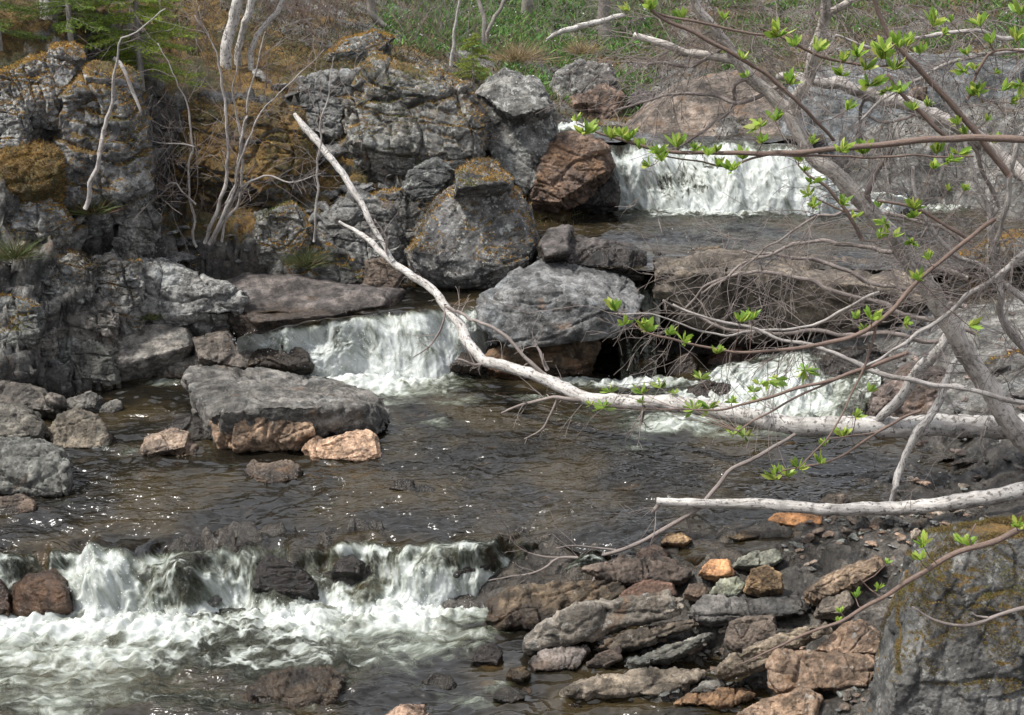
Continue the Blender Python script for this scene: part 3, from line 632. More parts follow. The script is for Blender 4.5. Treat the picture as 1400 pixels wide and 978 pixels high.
# centre
R("boulder", "tall dark grey boulder with rusty mossy crown, left of the two central boulders", [[(550, 348), (572, 312), (598, 266), (636, 240), (676, 236), (712, 262), (745, 335), (735, 362), (690, 382), (665, 396), (612, 390), (560, 372)], [(620, 235), (650, 215), (680, 222), (700, 250), (620, 262)]], .72, 1.5, (0.155, 0.155, 0.155), moss=.35, lichen=.65, rust=.25, wet=.7, Y=16.7, det=95, lean=.5, jk=.5)
R("boulder", "wide grey boulder with smooth slanting face overhanging the dark hollow", [(648, 412), (668, 392), (704, 372), (745, 352), (790, 350), (845, 362), (878, 392), (882, 405), (866, 432), (842, 462), (742, 470), (700, 480), (655, 442)], .35, 1.5, (0.185, 0.19, 0.195), lichen=.3, rust=.2, wet=-9, Y=15.5, drop=0, det=100, lean=.6, bulge=.55, pts3=[(648, 412, 15.9), (655, 445, 15.7), (700, 477, 15.45), (745, 471, 15.3), (842, 463, 15.4), (868, 432, 15.6), (884, 404, 16.1), (862, 368, 16.6), (790, 348, 16.9), (745, 350, 16.6), (700, 376, 16.1), (690, 400, 15.65), (760, 396, 15.42), (830, 425, 15.3), (660, 440, 17), (860, 440, 17), (760, 380, 17.4)], jk=.7, rough=.8, lay=.2)
R("rock", "rusty brown block under the wide grey boulder at the water", [(660, 510), (662, 482), (700, 465), (780, 462), (822, 470), (806, 515), (740, 520)], 0, .7, (0.14, 0.10, 0.06), rust=.6, wet=.12, moss=-.3, Y=15.5)
R("rock", "low dark stones where the middle fall meets the central boulders", [[(615, 500), (632, 482), (658, 488), (660, 505)], [(595, 520), (605, 508), (622, 508), (620, 522)]], 0, .4, (0.11, 0.085, 0.065), rust=.3, wet=.3)
R("rock", "dark wet bedrock hump behind the wide grey boulder by the trickle", [[(740, 350), (755, 335), (800, 325), (850, 330), (885, 345), (880, 372), (800, 368)], [(738, 330), (750, 315), (778, 314), (778, 345), (745, 352)]], .95, 1.0, (0.125, 0.11, 0.105), rust=.25, wet=1.3, Y=16.2, det=85)
R("rock", "reddish brown wet block behind the trickle at the corner of the boulder", [(820, 470), (830, 440), (868, 415), (886, 425), (884, 470)], .5, .7, (0.15, 0.10, 0.065), rust=.6, wet=1.0, Y=16.2, drop=0)
R("boulder", "grey lichened boulder with a dark cleft at the foot of the far fall", [[(640, 140), (656, 112), (700, 98), (738, 108), (762, 150), (765, 200), (742, 262), (720, 282), (690, 250), (650, 200)], [(650, 130), (690, 98), (740, 112), (755, 150), (700, 165)]], 1.1, 1.6, (0.185, 0.185, 0.175), moss=-.2, lichen=.65, rust=.2, wet=1.05, Y=19.0, det=95, jk=.6)
R("boulder", "rusty brown wedge boulder touching the left side of the far fall", [(715, 280), (735, 220), (765, 178), (800, 180), (832, 200), (838, 235), (812, 258), (760, 283)], 1.1, 1.2, (0.17, 0.115, 0.085), lichen=.2, rust=.55, wet=1.1, Y=18.9, det=90, strata=(1, 0, .6), lay=1.5)
R("rock", "black wet rock tucked under the rusty boulder beside the far fall", [(778, 280), (795, 250), (830, 225), (848, 250), (846, 278), (820, 284)], 1.1, .7, DARK, wet=1.7, Y=19.4)
R("rock", "low dark rock in the foam at the foot of the far fall", [(948, 291), (965, 277), (1000, 274), (1030, 285), (1025, 292)], L3, .45, (0.10, 0.095, 0.09), wet=1.4)
R("rock_slab", "long flat-topped slab with brown layered underside across the upper pool outlet", [[(884, 378), (892, 362), (950, 358), (1050, 360), (1150, 366), (1240, 380), (1262, 400), (1250, 440), (1140, 462), (1020, 462), (935, 448), (898, 420)]], .6, 1.3, (0.16, 0.13, 0.10), lichen=.25, rust=.2, wet=-9, Y=16.0, drop=0, det=110, strata=(.05, .1, 1), lay=2.2, rough=.6,
  pts3=[(884, 376, 15.8), (950, 380, 15.75), (1060, 384, 15.75), (1200, 396, 15.7), (1262, 408, 15.8), (892, 356, 16.95), (1000, 353, 16.95), (1150, 357, 16.95), (1265, 370, 16.9), (898, 424, 15.95), (940, 450, 16.0), (1040, 466, 15.95), (1150, 464, 15.9), (1255, 444, 15.8), (920, 470, 17.0), (1240, 480, 17.0)])
ROCKS[-1].location.z += .075
R("rock", "brown stone lying on the upper pool edge above the slab", [(936, 352), (945, 340), (985, 336), (992, 350), (980, 358)], 1.1, .4, (0.20, 0.15, 0.09), rust=.4, wet=1.12, Y=17.2)
R("rock", "dark small stones in the notch beside the slab", [[(885, 352), (895, 344), (912, 348), (912, 356)], [(905, 360), (915, 352), (930, 355), (930, 362)]], 1.1, .3, DARK, wet=1.5, Y=17.0)
R("boulder", "reddish boulder in the shadow under the slab", [(955, 520), (962, 492), (1000, 478), (1070, 462), (1110, 470), (1090, 492), (1040, 500), (1000, 530)], .05, .8, (0.19, 0.11, 0.08), rust=.5, wet=.2, Y=16.0)
R("rock", "grey stone below the trickle, half covered by white water", [(905, 520), (918, 495), (940, 482), (955, 500), (950, 520)], 0, .5, (0.22, 0.19, 0.18), rust=.2, wet=.3, Y=15.8)
R("rock", "dark angular rock in the foam right of the trickle", [(930, 550), (940, 530), (970, 520), (1000, 525), (1010, 548)], 0, .5, (0.12, 0.105, 0.10), wet=.4)
R("rock", "small dark stone in the foam below the trickle", [(860, 540), (872, 527), (888, 530), (890, 542)], 0, .3, DARK, wet=.3)
R("boulder", "wet purple-grey boulder above the right cascade", [(1110, 500), (1130, 478), (1190, 470), (1232, 485), (1228, 525), (1195, 545), (1150, 535), (1120, 525)], .2, .9, (0.13, 0.125, 0.13), wet=.9, Y=15.0)
R("boulder", "reddish dark boulder behind the horizontal birch trunk near the right bank", [(1180, 575), (1195, 530), (1240, 500), (1290, 505), (1320, 540), (1300, 575), (1230, 590)], 0, 1.0, (0.15, 0.115, 0.10), rust=.35, wet=.1, lean=.5)
R("boulder", "grey boulder with steep face under the leaning trunk on the right bank", [(1225, 490), (1235, 440), (1280, 425), (1330, 450), (1335, 510), (1290, 520)], .5, 1.0, (0.16, 0.16, 0.165), moss=-.3, Y=15.2, drop=.2)
R("boulder", "mossy boulder among twigs at the right edge", [(1280, 410), (1300, 360), (1350, 320), (1420, 310), (1430, 430), (1330, 440)], .9, 1.4, (0.15, 0.15, 0.14), moss=.7, Y=16.3, drop=.4)
R("boulder", "mossy ledge boulder on the right bank behind the trunk end", [(1330, 560), (1345, 500), (1420, 470), (1450, 570), (1400, 600)], .3, 1.2, (0.12, 0.115, 0.11), moss=.1, Y=13.6, drop=.5)
# far rocks
R("boulder", "square grey lichened boulder at the foot of the far bank", [(750, 130), (755, 100), (790, 80), (835, 84), (845, 108), (838, 130), (790, 150), (755, 150)], 1.9, 1.2, (0.20, 0.195, 0.185), moss=-.3, lichen=.6, rust=.25, Y=22.6, drop=.4)
R("boulder", "red-brown slabs below the square grey boulder", [[(765, 168), (780, 130), (830, 112), (852, 130), (850, 160), (800, 172)], [(780, 140), (800, 122), (822, 125), (818, 142)]], 2.0, 1.0, (0.24, 0.155, 0.11), rust=.45, wet=-9, Y=22.2, drop=.4, lay=2)
R("rock", "small dark purple stone on the red slabs of the far bank", [(855, 142), (862, 128), (878, 121), (896, 128), (894, 141)], 2.2, .4, (0.11, 0.095, 0.095), Y=22.8)
R("bedrock_slab", "smooth brown and grey bedrock hump beyond the far fall", [(840, 190), (868, 150), (920, 116), (970, 100), (1040, 92), (1080, 120), (1090, 200), (1040, 205), (900, 198)], 2.0, 1.8, (0.20, 0.16, 0.13), lichen=.35, rust=.4, Y=20.9, drop=.4, det=110, rough=.5, lean=.9, bulge=.8, lay=.6, jk=.35)
R("bedrock_slab", "long blue-grey bedrock wall right of the far fall", [(1040, 210), (1060, 110), (1130, 88), (1260, 70), (1430, 80), (1440, 285), (1300, 288), (1180, 282), (1110, 240)], 1.1, 2.2, (0.15, 0.165, 0.175), lichen=.3, rust=.15, wet=1.2, Y=20.3, drop=.4, det=130, rough=.5, lean=.8, bulge=.85, lay=.6, jk=.35)
R("rock", "brown angular block on top of the blue-grey bedrock", [(1240, 132), (1250, 118), (1268, 118), (1264, 136)], 2.9, .4, (0.14, 0.09, 0.06), rust=.4, Y=21.2, drop=.3)
#-- left cliff
CL = dict(cat="rock", drop=.3)
R("cliff_block", "big grey cliff face with vertical cracks below the moss ledge, upper left", [(82, 176), (90, 128), (130, 98), (172, 118), (190, 168), (193, 236), (165, 262), (120, 268), (84, 262)], 2, 1.3, (0.185, 0.19, 0.195), moss=.35, lichen=.6, Y=16.2, det=100, strata=(1, .2, .1), lean=.25, **CL)
R("cliff_block", "white-streaked grey cliff block at the top left under spruce", [(-20, 110), (30, 88), (70, 72), (98, 72), (100, 105), (70, 138), (20, 138), (-20, 130)], 2, 1.0, (0.24, 0.245, 0.25), moss=.2, lichen=.9, Y=16.4, strata=(1, .2, .1), lay=2, lean=.3, **CL)
R("cliff_block", "narrow pale block at the left edge above the mossy cushion", [(-20, 145), (24, 140), (38, 165), (36, 200), (-20, 205)], 2, .8, (0.22, 0.22, 0.215), moss=-.4, lichen=.8, Y=16.0, strata=(1, 0, 0), lean=.3, **CL)
R("cliff_block", "dark fractured block below the mossy cushion at the left edge", [(-20, 290), (20, 270), (66, 266), (92, 302), (70, 318), (-20, 330)], 2, .9, (0.17, 0.17, 0.165), moss=-.2, lichen=.6, Y=15.5, lean=.4, **CL)
R("cliff_block", "small pale block on the slope right of the big cliff face", [(162, 312), (166, 284), (196, 276), (214, 298), (205, 318), (180, 324)], 2, .5, (0.24, 0.24, 0.23), lichen=.6, Y=16.5, **CL)
R("cliff_block", "grey cube-like block at the left edge over the shore ledge", [(-20, 420), (0, 412), (44, 412), (52, 448), (20, 468), (-20, 465)], 1, .7, (0.17, 0.175, 0.165), moss=-.1, lichen=.5, Y=14.7, **CL)
R("cliff_block", "grey block with a mossy top in the middle of the left cliff", [(62, 352), (108, 345), (128, 368), (126, 408), (84, 416), (58, 400)], 1, .7, (0.19, 0.19, 0.18), moss=.15, lichen=.6, Y=15.4, **CL)
R("cliff_block", "fractured grey blocks right of the mossy-topped block in the cliff", [(125, 362), (160, 350), (192, 366), (194, 402), (168, 428), (128, 412)], 1, .7, (0.165, 0.165, 0.16), moss=-.1, lichen=.5, Y=15.6, **CL)
R("cliff_block", "long grey angular wall with a pale square lichen patch, left of the shrub foot", [(182, 370), (224, 354), (282, 384), (330, 402), (328, 424), (290, 434), (235, 432), (190, 422)], 1, .9, (0.19, 0.19, 0.185), lichen=.7, rust=.1, Y=15.9, det=90, **CL)
R("cliff_block", "low layered block under the fractured blocks of the left cliff", [(56, 420), (130, 410), (155, 432), (150, 450), (72, 455)], 1, .6, (0.18, 0.165, 0.15), lichen=.4, rust=.3, Y=15.3, **CL)
R("bedrock_slab", "smooth slanting bedrock ledge by the still water on the left shore", [(118, 460), (205, 436), (262, 446), (270, 474), (236, 486), (158, 502), (128, 486)], .3, 1.1, (0.22, 0.205, 0.185), lichen=.15, rust=.2, Y=15.3, rough=.6, drop=.3, lean=.8, jk=.35)
R("cliff_block", "upright ridged block at the waterline left of the bedrock ledge", [(74, 462), (118, 456), (148, 480), (158, 520), (125, 528), (76, 518)], 0, .7, (0.20, 0.20, 0.18), rust=.25, Y=15.1, strata=(1, 0, .2), lay=1.8, wet=.05, **CL)
R("cliff_block", "dark wet block at the left edge over the long brown block", [(-30, 440), (0, 432), (46, 455), (52, 520), (20, 534), (-30, 520)], .2, .8, (0.15, 0.145, 0.135), rust=.2, Y=14.6, **CL)
R("cliff_block", "thin upright slab standing between two ledge blocks on the left shore", [(50, 462), (74, 452), (76, 530), (54, 538)], .0, .5, (0.19, 0.18, 0.165), rust=.3, Y=15.0, strata=(1, 0, 0), **CL)
R("rock", "low stepped ledge at the waterline under the smooth bedrock ledge", [[(160, 512), (170, 500), (225, 488), (222, 512), (185, 522)], [(215, 520), (222, 494), (292, 480), (300, 505), (255, 518)]], 0, .7, (0.20, 0.185, 0.16), rust=.25, wet=.03, Y=15.5)
R("rock", "brown-edged stepped slabs left of the middle fall", [[(262, 462), (312, 452), (330, 480), (300, 500), (270, 490)], [(300, 500), (325, 470), (350, 478), (372, 500), (340, 506)]], .1, .8, (0.17, 0.145, 0.125), rust=.4, wet=.12, Y=15.5)
R("rock", "dark wet lobed rock dividing the middle fall on its left", [(335, 500), (350, 474), (390, 466), (425, 480), (428, 500), (400, 508)], 0, .6, (0.10, 0.085, 0.07), rust=.2, wet=.6, Y=15.4)
R("bedrock_slab", "long smooth purple-brown bedrock slab above the middle fall", [(285, 395), (330, 372), (400, 374), (470, 384), (555, 396), (552, 418), (470, 434), (345, 446), (290, 425)], .7, 1.5, (0.17, 0.145, 0.135), lichen=.1, rust=.25, Y=15.55, wet=.72, det=100, rough=.6, lean=.9, drop=.3, jk=.35)
R("cliff_block", "rounded grey block behind the foot of the shrub", [(355, 345), (352, 295), (405, 280), (424, 315), (405, 350)], 1.2, .8, (0.18, 0.18, 0.17), moss=.0, lichen=.6, Y=17.0, **CL)
R("cliff_block", "grey wedge block behind the birch tip", [(440, 345), (438, 300), (480, 268), (530, 288), (548, 335), (515, 368), (460, 362)], 1, .9, (0.17, 0.17, 0.165), moss=-.1, lichen=.5, rust=.2, Y=17.3, det=85, **CL)
R("rock", "brown stone at the left foot of the tall dark boulder", [(495, 386), (500, 356), (535, 348), (556, 375), (535, 403)], .8, .6, BROWN, rust=.35, Y=16.7, wet=.75)
R("cliff_block", "tall mossy grey outcrop left of the grey lichened boulder", [[(476, 155), (486, 112), (520, 94), (590, 100), (636, 118), (656, 165), (645, 214), (590, 228), (540, 232), (492, 205)]], 2, 1.6, (0.17, 0.17, 0.16), moss=.12, lichen=.6, rust=.35, Y=18.5, det=110, lean=.45, **CL)
R("cliff_block", "flat-faced grey block in the bushes left of the mossy outcrop", [(408, 168), (412, 108), (440, 98), (482, 106), (472, 148), (456, 188), (425, 186)], 2.2, .8, (0.19, 0.195, 0.195), lichen=.5, Y=18.9, **CL)
R("boulder", "low lichen-topped boulder on the crest among moss", [(438, 76), (470, 54), (525, 40), (545, 50), (520, 66), (470, 78)], 3.3, .9, (0.22, 0.225, 0.215), moss=.4, lichen=.8, Y=20.4, **CL)
R("rock", "blue-grey stone between the outcrop and the tall dark boulder", [(548, 262), (556, 232), (598, 214), (628, 232), (600, 268), (570, 276)], 1.8, .7, (0.18, 0.19, 0.19), moss=-.2, lichen=.5, Y=18.0, **CL)
R("rock", "pale round stone at the shoulder of the outcrop", [(608, 118), (614, 110), (630, 108), (640, 118), (634, 126), (616, 124)], 3, .3, (0.36, 0.31, 0.2), moss=-1, lichen=.1, rust=0, Y=19.8, lay=0, rough=.3, jk=.35)
R("cliff_block", "jumbled grey stones under the blue-grey stone", [[(540, 335), (545, 290), (575, 275), (600, 285), (580, 320)], [(500, 300), (505, 270), (545, 262), (555, 290), (530, 312)]], 1.3, .9, (0.165, 0.16, 0.15), moss=-.1, lichen=.5, rust=.25, Y=17.6, **CL)
R("cliff_block", "grey fractured step over the smooth purple-brown slab", [(375, 382), (385, 345), (430, 335), (478, 350), (490, 380), (440, 392)], 1, .7, (0.165, 0.165, 0.155), moss=0, lichen=.5, Y=16.9, **CL)
R("cliff_block", "moss-draped grey bulge beside the shrub stems", [(250, 220), (262, 160), (330, 140), (400, 160), (412, 215), (370, 250), (290, 250)], 2, 1.1, (0.15, 0.145, 0.135), moss=.95, lichen=.4, Y=17.7, **CL)
#-- lower fall rocks
R("rock", "orange granite rock with water running over it at the left of the lower fall", [(14, 838), (18, 800), (38, 784), (72, 780), (96, 798), (102, 835), (60, 845)], L0, .6, (0.21, 0.125, 0.07), rust=.4, lichen=0, wet=-.1, lay=.2, rough=.7, Y=10.42)
R("rock", "orange wet rock at the left frame edge in the lower fall", [(-40, 845), (-30, 800), (0, 790), (14, 810), (16, 845)], L0, .6, (0.17, 0.10, 0.06), rust=.4, wet=.1, lay=.2, Y=10.42)
R("rock", "small reddish rock poking out of the lower fall's white water", [(480, 842), (484, 815), (498, 806), (514, 816), (518, 840)], L0, .3, (0.12, 0.075, 0.055), rust=.4, wet=.5)
R("rock", "layered brown rock with tilted bands in the rapids, bottom left", [(328, 955), (352, 925), (400, 908), (452, 908), (480, 930), (470, 958), (420, 974), (350, 972)], L0, .7, (0.17, 0.13, 0.085), rust=.3, wet=-.30, strata=(.8, 0, .6), lay=2.2, lean=.6)
R("rock", "pale orange stone cut by the bottom frame edge", [(520, 985), (545, 963), (582, 964), (592, 985), (560, 995)], L0, .35, (0.36, 0.24, 0.17), rust=.3)
R("rock", "small dark wet stone in the rapids left of the shore stones", [(572, 940), (590, 920), (615, 922), (630, 940), (600, 946)], L0, .35, (0.08, 0.075, 0.065), wet=.5)
R("rock", "brown-tinged wet hump in the glassy lip above the left white bulge of the lower fall", [(238, 775), (250, 752), (280, 745), (318, 750), (332, 770), (290, 780)], -.12, .5, (0.10, 0.065, 0.045), rust=.4, wet=.5, Y=10.95, jk=.4, lean=.8)
R("rock", "low wet rock in the lip just right of the orange granite rock", [(118, 778), (128, 760), (152, 752), (168, 768), (160, 782)], -.15, .4, (0.11, 0.085, 0.06), rust=.3, wet=.5, Y=10.9, jk=.5)
R("rock", "black wet rock splitting the lip at the middle of the lower fall", [(338, 806), (345, 772), (368, 758), (395, 768), (430, 790), (440, 815), (400, 826)], -.3, .5, (0.06, 0.05, 0.045), rust=.2, wet=.5, Y=10.7, jk=.6)
R("rock", "small black wet rock in the lip right of the black one", [(452, 782), (460, 764), (482, 758), (500, 770), (496, 786)], -.2, .4, (0.06, 0.055, 0.05), wet=.5, Y=10.8, jk=.6)
R("rock", "wet ledge rock under the clear curtain at the right end of the lower fall", [(590, 785), (600, 760), (640, 752), (680, 756), (672, 776), (620, 790)], -.2, .45, (0.085, 0.065, 0.045), rust=.3, wet=.5, Y=10.8, jk=.6)
#-- shore stones
SH = dict(group=None)
STONEP = []
def S(label, poly, zb, th, col, **k):
    STONEP.append(np.array(poly, float)); zb += 0.05 if zb < -.05 else 0.02
    k["det"] = max(70, k.get("det", 0)); k.setdefault("drop", .04); k.setdefault("lean", .55); k.setdefault("bulge", .94); k.setdefault("strata", (-.15, .1, 1))
    return R("stone", label, poly, zb, th, col, cat="stone", **k)
S("long dark wet stone with a pale yellow patch at the water's edge", [(657, 850), (663, 824), (700, 803), (780, 800), (850, 786), (864, 800), (850, 830), (760, 850), (700, 857)], L0 + .03, .6, (0.11, 0.085, 0.06), rust=.25, wet=-.3, det=90)
S("pink-brown pointed stone behind the long mottled slab", [(845, 815), (870, 796), (915, 788), (926, 812), (890, 820), (850, 822)], -.22, .4, (0.30, 0.19, 0.145), rust=.1, lichen=.05, lay=.2, jk=.35)
S("longest mottled slab with orange blotches, leaning left over the stones", [(716, 882), (732, 855), (800, 830), (900, 812), (938, 818), (938, 834), (880, 848), (800, 868), (730, 886)], -.36, .4, (0.21, 0.19, 0.165), rust=.4, lichen=.5, lay=1.6, det=90, drop=.02)
S("smaller ragged slab directly under the right end of the mottled slab", [(812, 885), (850, 866), (910, 850), (952, 846), (958, 856), (900, 872), (840, 890)], -.36, .35, (0.15, 0.125, 0.10), rust=.35, lay=1.5)
S("thin blade-like grey stone below the ragged slab", [(855, 905), (910, 884), (975, 864), (978, 871), (920, 901), (870, 909)], -.36, .35, (0.20, 0.20, 0.18), lay=1.5)
S("flat pale purple-grey stone at the water, left end of the pile", [(720, 905), (738, 887), (800, 880), (808, 890), (790, 914), (728, 918)], -.45, .45, (0.25, 0.22, 0.205), rust=.15, wet=-.42)
S("brown triangular stone between the purple-grey stone and the blade stone", [(800, 908), (822, 890), (848, 884), (850, 900), (825, 912)], -.42, .3, (0.19, 0.15, 0.125))
S("long low slab with a pale flat top near the bottom water", [(768, 946), (830, 920), (900, 914), (960, 914), (966, 926), (900, 950), (785, 952)], -.43, .45, (0.25, 0.215, 0.175), rust=.2, lay=1.5, det=80)
S("long dark plank-like stone behind the pink-brown stone", [(790, 778), (850, 762), (910, 768), (952, 782), (935, 796), (850, 797)], -.12, .45, (0.12, 0.095, 0.08), rust=.2, lay=1.8, det=80)
S("bright orange rounded stone on top of the rear pile", [(954, 782), (972, 764), (998, 766), (1004, 782), (980, 790)], -.06, .3, (0.40, 0.23, 0.13), rust=.4, lay=.2, jk=.35)
S("tan blocky stone with a brown cracked face, right of the orange rounded one", [(1018, 802), (1026, 778), (1048, 772), (1072, 786), (1070, 806), (1040, 810)], -.06, .3, (0.33, 0.23, 0.14), rust=.4)
S("greenish grey angular stone in front of the tan block", [(970, 812), (984, 792), (1012, 788), (1022, 802), (1008, 814)], -.14, .3, (0.24, 0.25, 0.20), lichen=.3)
S("wide dark slate slab in the middle of the shore pile", [(938, 838), (960, 816), (1094, 812), (1112, 838), (1050, 848), (950, 850)], -.2, .5, (0.13, 0.125, 0.12), rust=.1, lay=1.6, det=80)
S("sloping brown wedge slab left of the corner boulder's crest", [(1098, 812), (1125, 786), (1200, 758), (1210, 776), (1160, 806), (1110, 824)], .0, .6, (0.26, 0.2, 0.15), rust=.4, det=75)
S("smooth grey-brown block beneath the wide slate slab", [(992, 875), (998, 850), (1058, 840), (1064, 868), (1035, 890), (1005, 888)], -.28, .4, (0.19, 0.155, 0.13), lay=.3)
S("straight beam-like brown stone slanting up to the right", [(975, 918), (1000, 896), (1098, 856), (1136, 848), (1136, 862), (1060, 902), (990, 926)], -.28, .3, (0.25, 0.21, 0.165), lay=1.2, det=80)
S("rough orange-speckled boulder next to the corner boulder", [(1112, 888), (1148, 858), (1178, 850), (1210, 866), (1204, 892), (1150, 896)], -.12, .4, (0.34, 0.25, 0.19), rust=.5, lichen=.5)
S("big rectangular rusty block with pale lichen spots", [(1047, 905), (1060, 890), (1196, 896), (1206, 910), (1190, 938), (1062, 946), (1050, 930)], -.28, .45, (0.25, 0.185, 0.14), rust=.55, lichen=.45, det=80)
S("flat rusty slab at the bottom frame edge below the rectangular block", [(1000, 980), (1040, 956), (1104, 940), (1122, 952), (1110, 990), (1010, 992)], -.36, .45, (0.29, 0.21, 0.155), rust=.5, lichen=.45)
S("bright orange stone lying in the shallows under the lowest branch", [(1048, 712), (1058, 702), (1100, 700), (1124, 704), (1124, 716), (1085, 719)], 0, .3, (0.46, 0.25, 0.13), rust=.3, lay=.2, wet=-.08, jk=.35)
S("small tan stone alone in the shallows", [(903, 742), (912, 729), (935, 727), (947, 738), (935, 744)], 0, .3, (0.34, 0.24, 0.15), lay=.2, wet=-.03)
S("flat yellowish stone awash in the shallows right of the small tan stone", [(992, 735), (1010, 727), (1038, 724), (1040, 733), (1010, 738)], 0, .35, (0.20, 0.15, 0.09), wet=0)
S("rounded reddish brown stone at the back of the pile by the broken branch", [(868, 765), (876, 750), (900, 746), (915, 756), (914, 768)], -.05, .3, (0.16, 0.115, 0.09), wet=-.02)
S("dark round stone in the water by the purple-grey stone", [(644, 905), (655, 882), (678, 878), (690, 892), (680, 908)], L0, .3, (0.08, 0.07, 0.065), wet=.2)
S("mossy brown wet cobble between dark stones near the bottom", [(690, 925), (696, 912), (718, 912), (726, 922), (712, 930)], L0, .25, (0.15, 0.11, 0.05), rust=.3, wet=-.4)
S("blackish wet stone near the bottom in running water", [(672, 955), (688, 940), (708, 940), (720, 954), (700, 962)], L0, .3, (0.07, 0.068, 0.06), wet=.2)
S("greenish grey layered stone at the rear edge of the pile", [(1002, 772), (1030, 756), (1062, 750), (1074, 762), (1050, 775)], -.02, .4, (0.20, 0.205, 0.175), lichen=.3)
S("round brown cobble left of the greenish angular stone", [(934, 812), (942, 799), (962, 797), (970, 810), (955, 818)], -.17, .25, (0.23, 0.17, 0.13), lay=0, jk=.35)
S("flat orange slab in the puddle at the bottom", [(920, 962), (940, 948), (1018, 940), (1034, 950), (1000, 964)], L0 + .03, .4, (0.28, 0.18, 0.11), rust=.5)
S("small pale grey wedge stone in front of the beam-like stone", [(944, 945), (960, 932), (988, 928), (994, 938), (965, 948)], -.40, .25, (0.24, 0.23, 0.21))
S("dark leaning slab above the orange-speckled boulder", [(1160, 865), (1170, 840), (1212, 828), (1222, 850), (1200, 870)], -.05, .4, (0.13, 0.12, 0.11))
S("brown stone below the sloping wedge slab", [(1115, 838), (1124, 818), (1160, 808), (1168, 824), (1150, 840)], -.1, .3, (0.15, 0.13, 0.11))
S("flat stone in the shallows under the middle of the lowest branch", [(1116, 690), (1130, 678), (1155, 675), (1165, 686), (1140, 693)], 0, .35, (0.20, 0.17, 0.14), wet=0)
S("pale tan flat stone by the birch foot above the pile", [(1240, 708), (1255, 696), (1288, 698), (1294, 708), (1265, 714)], .15, .35, (0.30, 0.22, 0.16))
#-- corner boulder
R("boulder", "huge grey corner boulder with mossy crown in front of the stone pile", [[(1180, 1010), (1196, 920), (1222, 820), (1240, 760), (1265, 722), (1320, 700), (1480, 688), (1520, 800), (1520, 1080), (1200, 1080)]], None, 1.5, (0.165, 0.165, 0.16), moss=.55, lichen=.45, rust=.1, Y=7.3, drop=.3, det=190, lay=.3, strata=(1, .1, -.25), lean=.6, bulge=.7, jk=.28)

# small stones of the pile, and fallen blocks at the cliff foot
def small_mesh(seed):
    r = random.Random(seed); pts = []
    sx, sy, sz = r.uniform(.8, 1.3), r.uniform(.6, 1.0), r.uniform(.18, .5)
    for _ in range(13):
        v = Vector((r.gauss(0, 1), r.gauss(0, 1), r.gauss(0, 1))).normalized(); k = r.uniform(.8, 1.05)
        pts.append(np.array([v.x * sx * k, v.y * sy * k, v.z * sz * k]) * 0.5)
    return rocky_mesh("stone", [pts], 0.045, seed, rough=1.2)
SM = [small_mesh(200 + i) for i in range(14)]
def inpoly(x, y, a):
    b = np.roll(a, -1, 0); c = ((a[:, 1] > y) != (b[:, 1] > y)); return (np.sum(c & (x < (b[:, 0] - a[:, 0]) * (y - a[:, 1]) / (b[:, 1] - a[:, 1] + 1e-9) + a[:, 0])) % 2) == 1
def scatter(n, region, zfun, smin, smax, label, cat, grp, cols, wetz, name="stone", sink=0.15, avoid=False):
    r = random.Random(n * 13 + 1); c = 0; tries = 0
    while c < n and tries < n * 30:
        tries += 1
        px, py = region(r)
        if avoid and any(inpoly(px, py, a_) for a_ in STONEP): continue
        q = zfun(px, py)
        if q is None: continue
        s = smin + (smax - smin) * r.random() ** 2.2
        me = SM[r.randrange(len(SM))]
        o = obj(name, me); o.location = (q[0], q[1], q[2] + s * sink); o.scale = (s, s * r.uniform(.8, 1.1), s * r.uniform(.7, 1.1)); o.rotation_euler = (r.uniform(-.35, .35), r.uniform(-.35, .35), r.uniform(0, 6.28))
        cc = cols[r.randrange(len(cols))]; k = r.uniform(.75, 1.25); o.color = (cc[0] * k, cc[1] * k, cc[2] * k, 1)
        o["moss"] = -1.0; o["lichen"] = r.choice([0, .2, .5]); o["rust"] = r.choice([0.0, .1, .3, .5]); o["wet_z"] = wetz(q)
        tag(o, label, cat, grp); c += 1
def on_ground(px, py):
    Ya = 6.5
    while Ya < 24:
        q = P(px, py, Ya)
        if gh(q[0], Ya) >= q[2]: return (q[0], Ya, gh(q[0], Ya))
        Ya += 0.05
    return None
SC = [GREY, BROWN, (0.26, 0.18, 0.13), (0.17, 0.165, 0.15), (0.14, 0.12, 0.10), (0.24, 0.2, 0.16), (0.2, 0.21, 0.19)]
def reg_pile(r):
    while True:
        px, py = r.uniform(690, 1260), r.uniform(700, 985)
        if px > 1260 - (py - 720) * .3 and py > 720: continue
        if py < 760 + (1000 - px) * 0.22 and px < 1120: continue
        if py < 735 and px < 1120: continue
        if px < 760 and py < 880: continue
        return px, py
def shore_g(px, py):
    q = on_ground(px, py)
    if q is None or q[1] > 13.5: return None
    if q[2] < (L0 if q[1] < 10.4 else L1) - .06: return None
    return q
scatter(230, reg_pile, shore_g, .05, .17, "small loose stone filling the gaps of the shore pile", "stone", "small loose stones of the shore pile", SC, lambda q: L0 - .05, avoid=True)
scatter(150, lambda r: (r.uniform(1100, 1350), r.uniform(655, 745)), shore_g, .05, .20, "flat shard of stone on the shore beneath the low birch branch", "shard", "flat shards under the low branch", SC, lambda q: L1 - .05, sink=.1, name="stone_shard")
scatter(60, lambda r: (r.uniform(640, 1000), r.uniform(860, 978)), lambda px, py: tuple(PZ(px, py, L0 - .03)), .06, .17, "dark wet stone awash in the shallow run", "cobble", "wet stones in the shallow run", [DARK, (0.1, .085, .07), (0.13, .1, .07)], lambda q: .3, sink=0.05, name="wet_cobble")
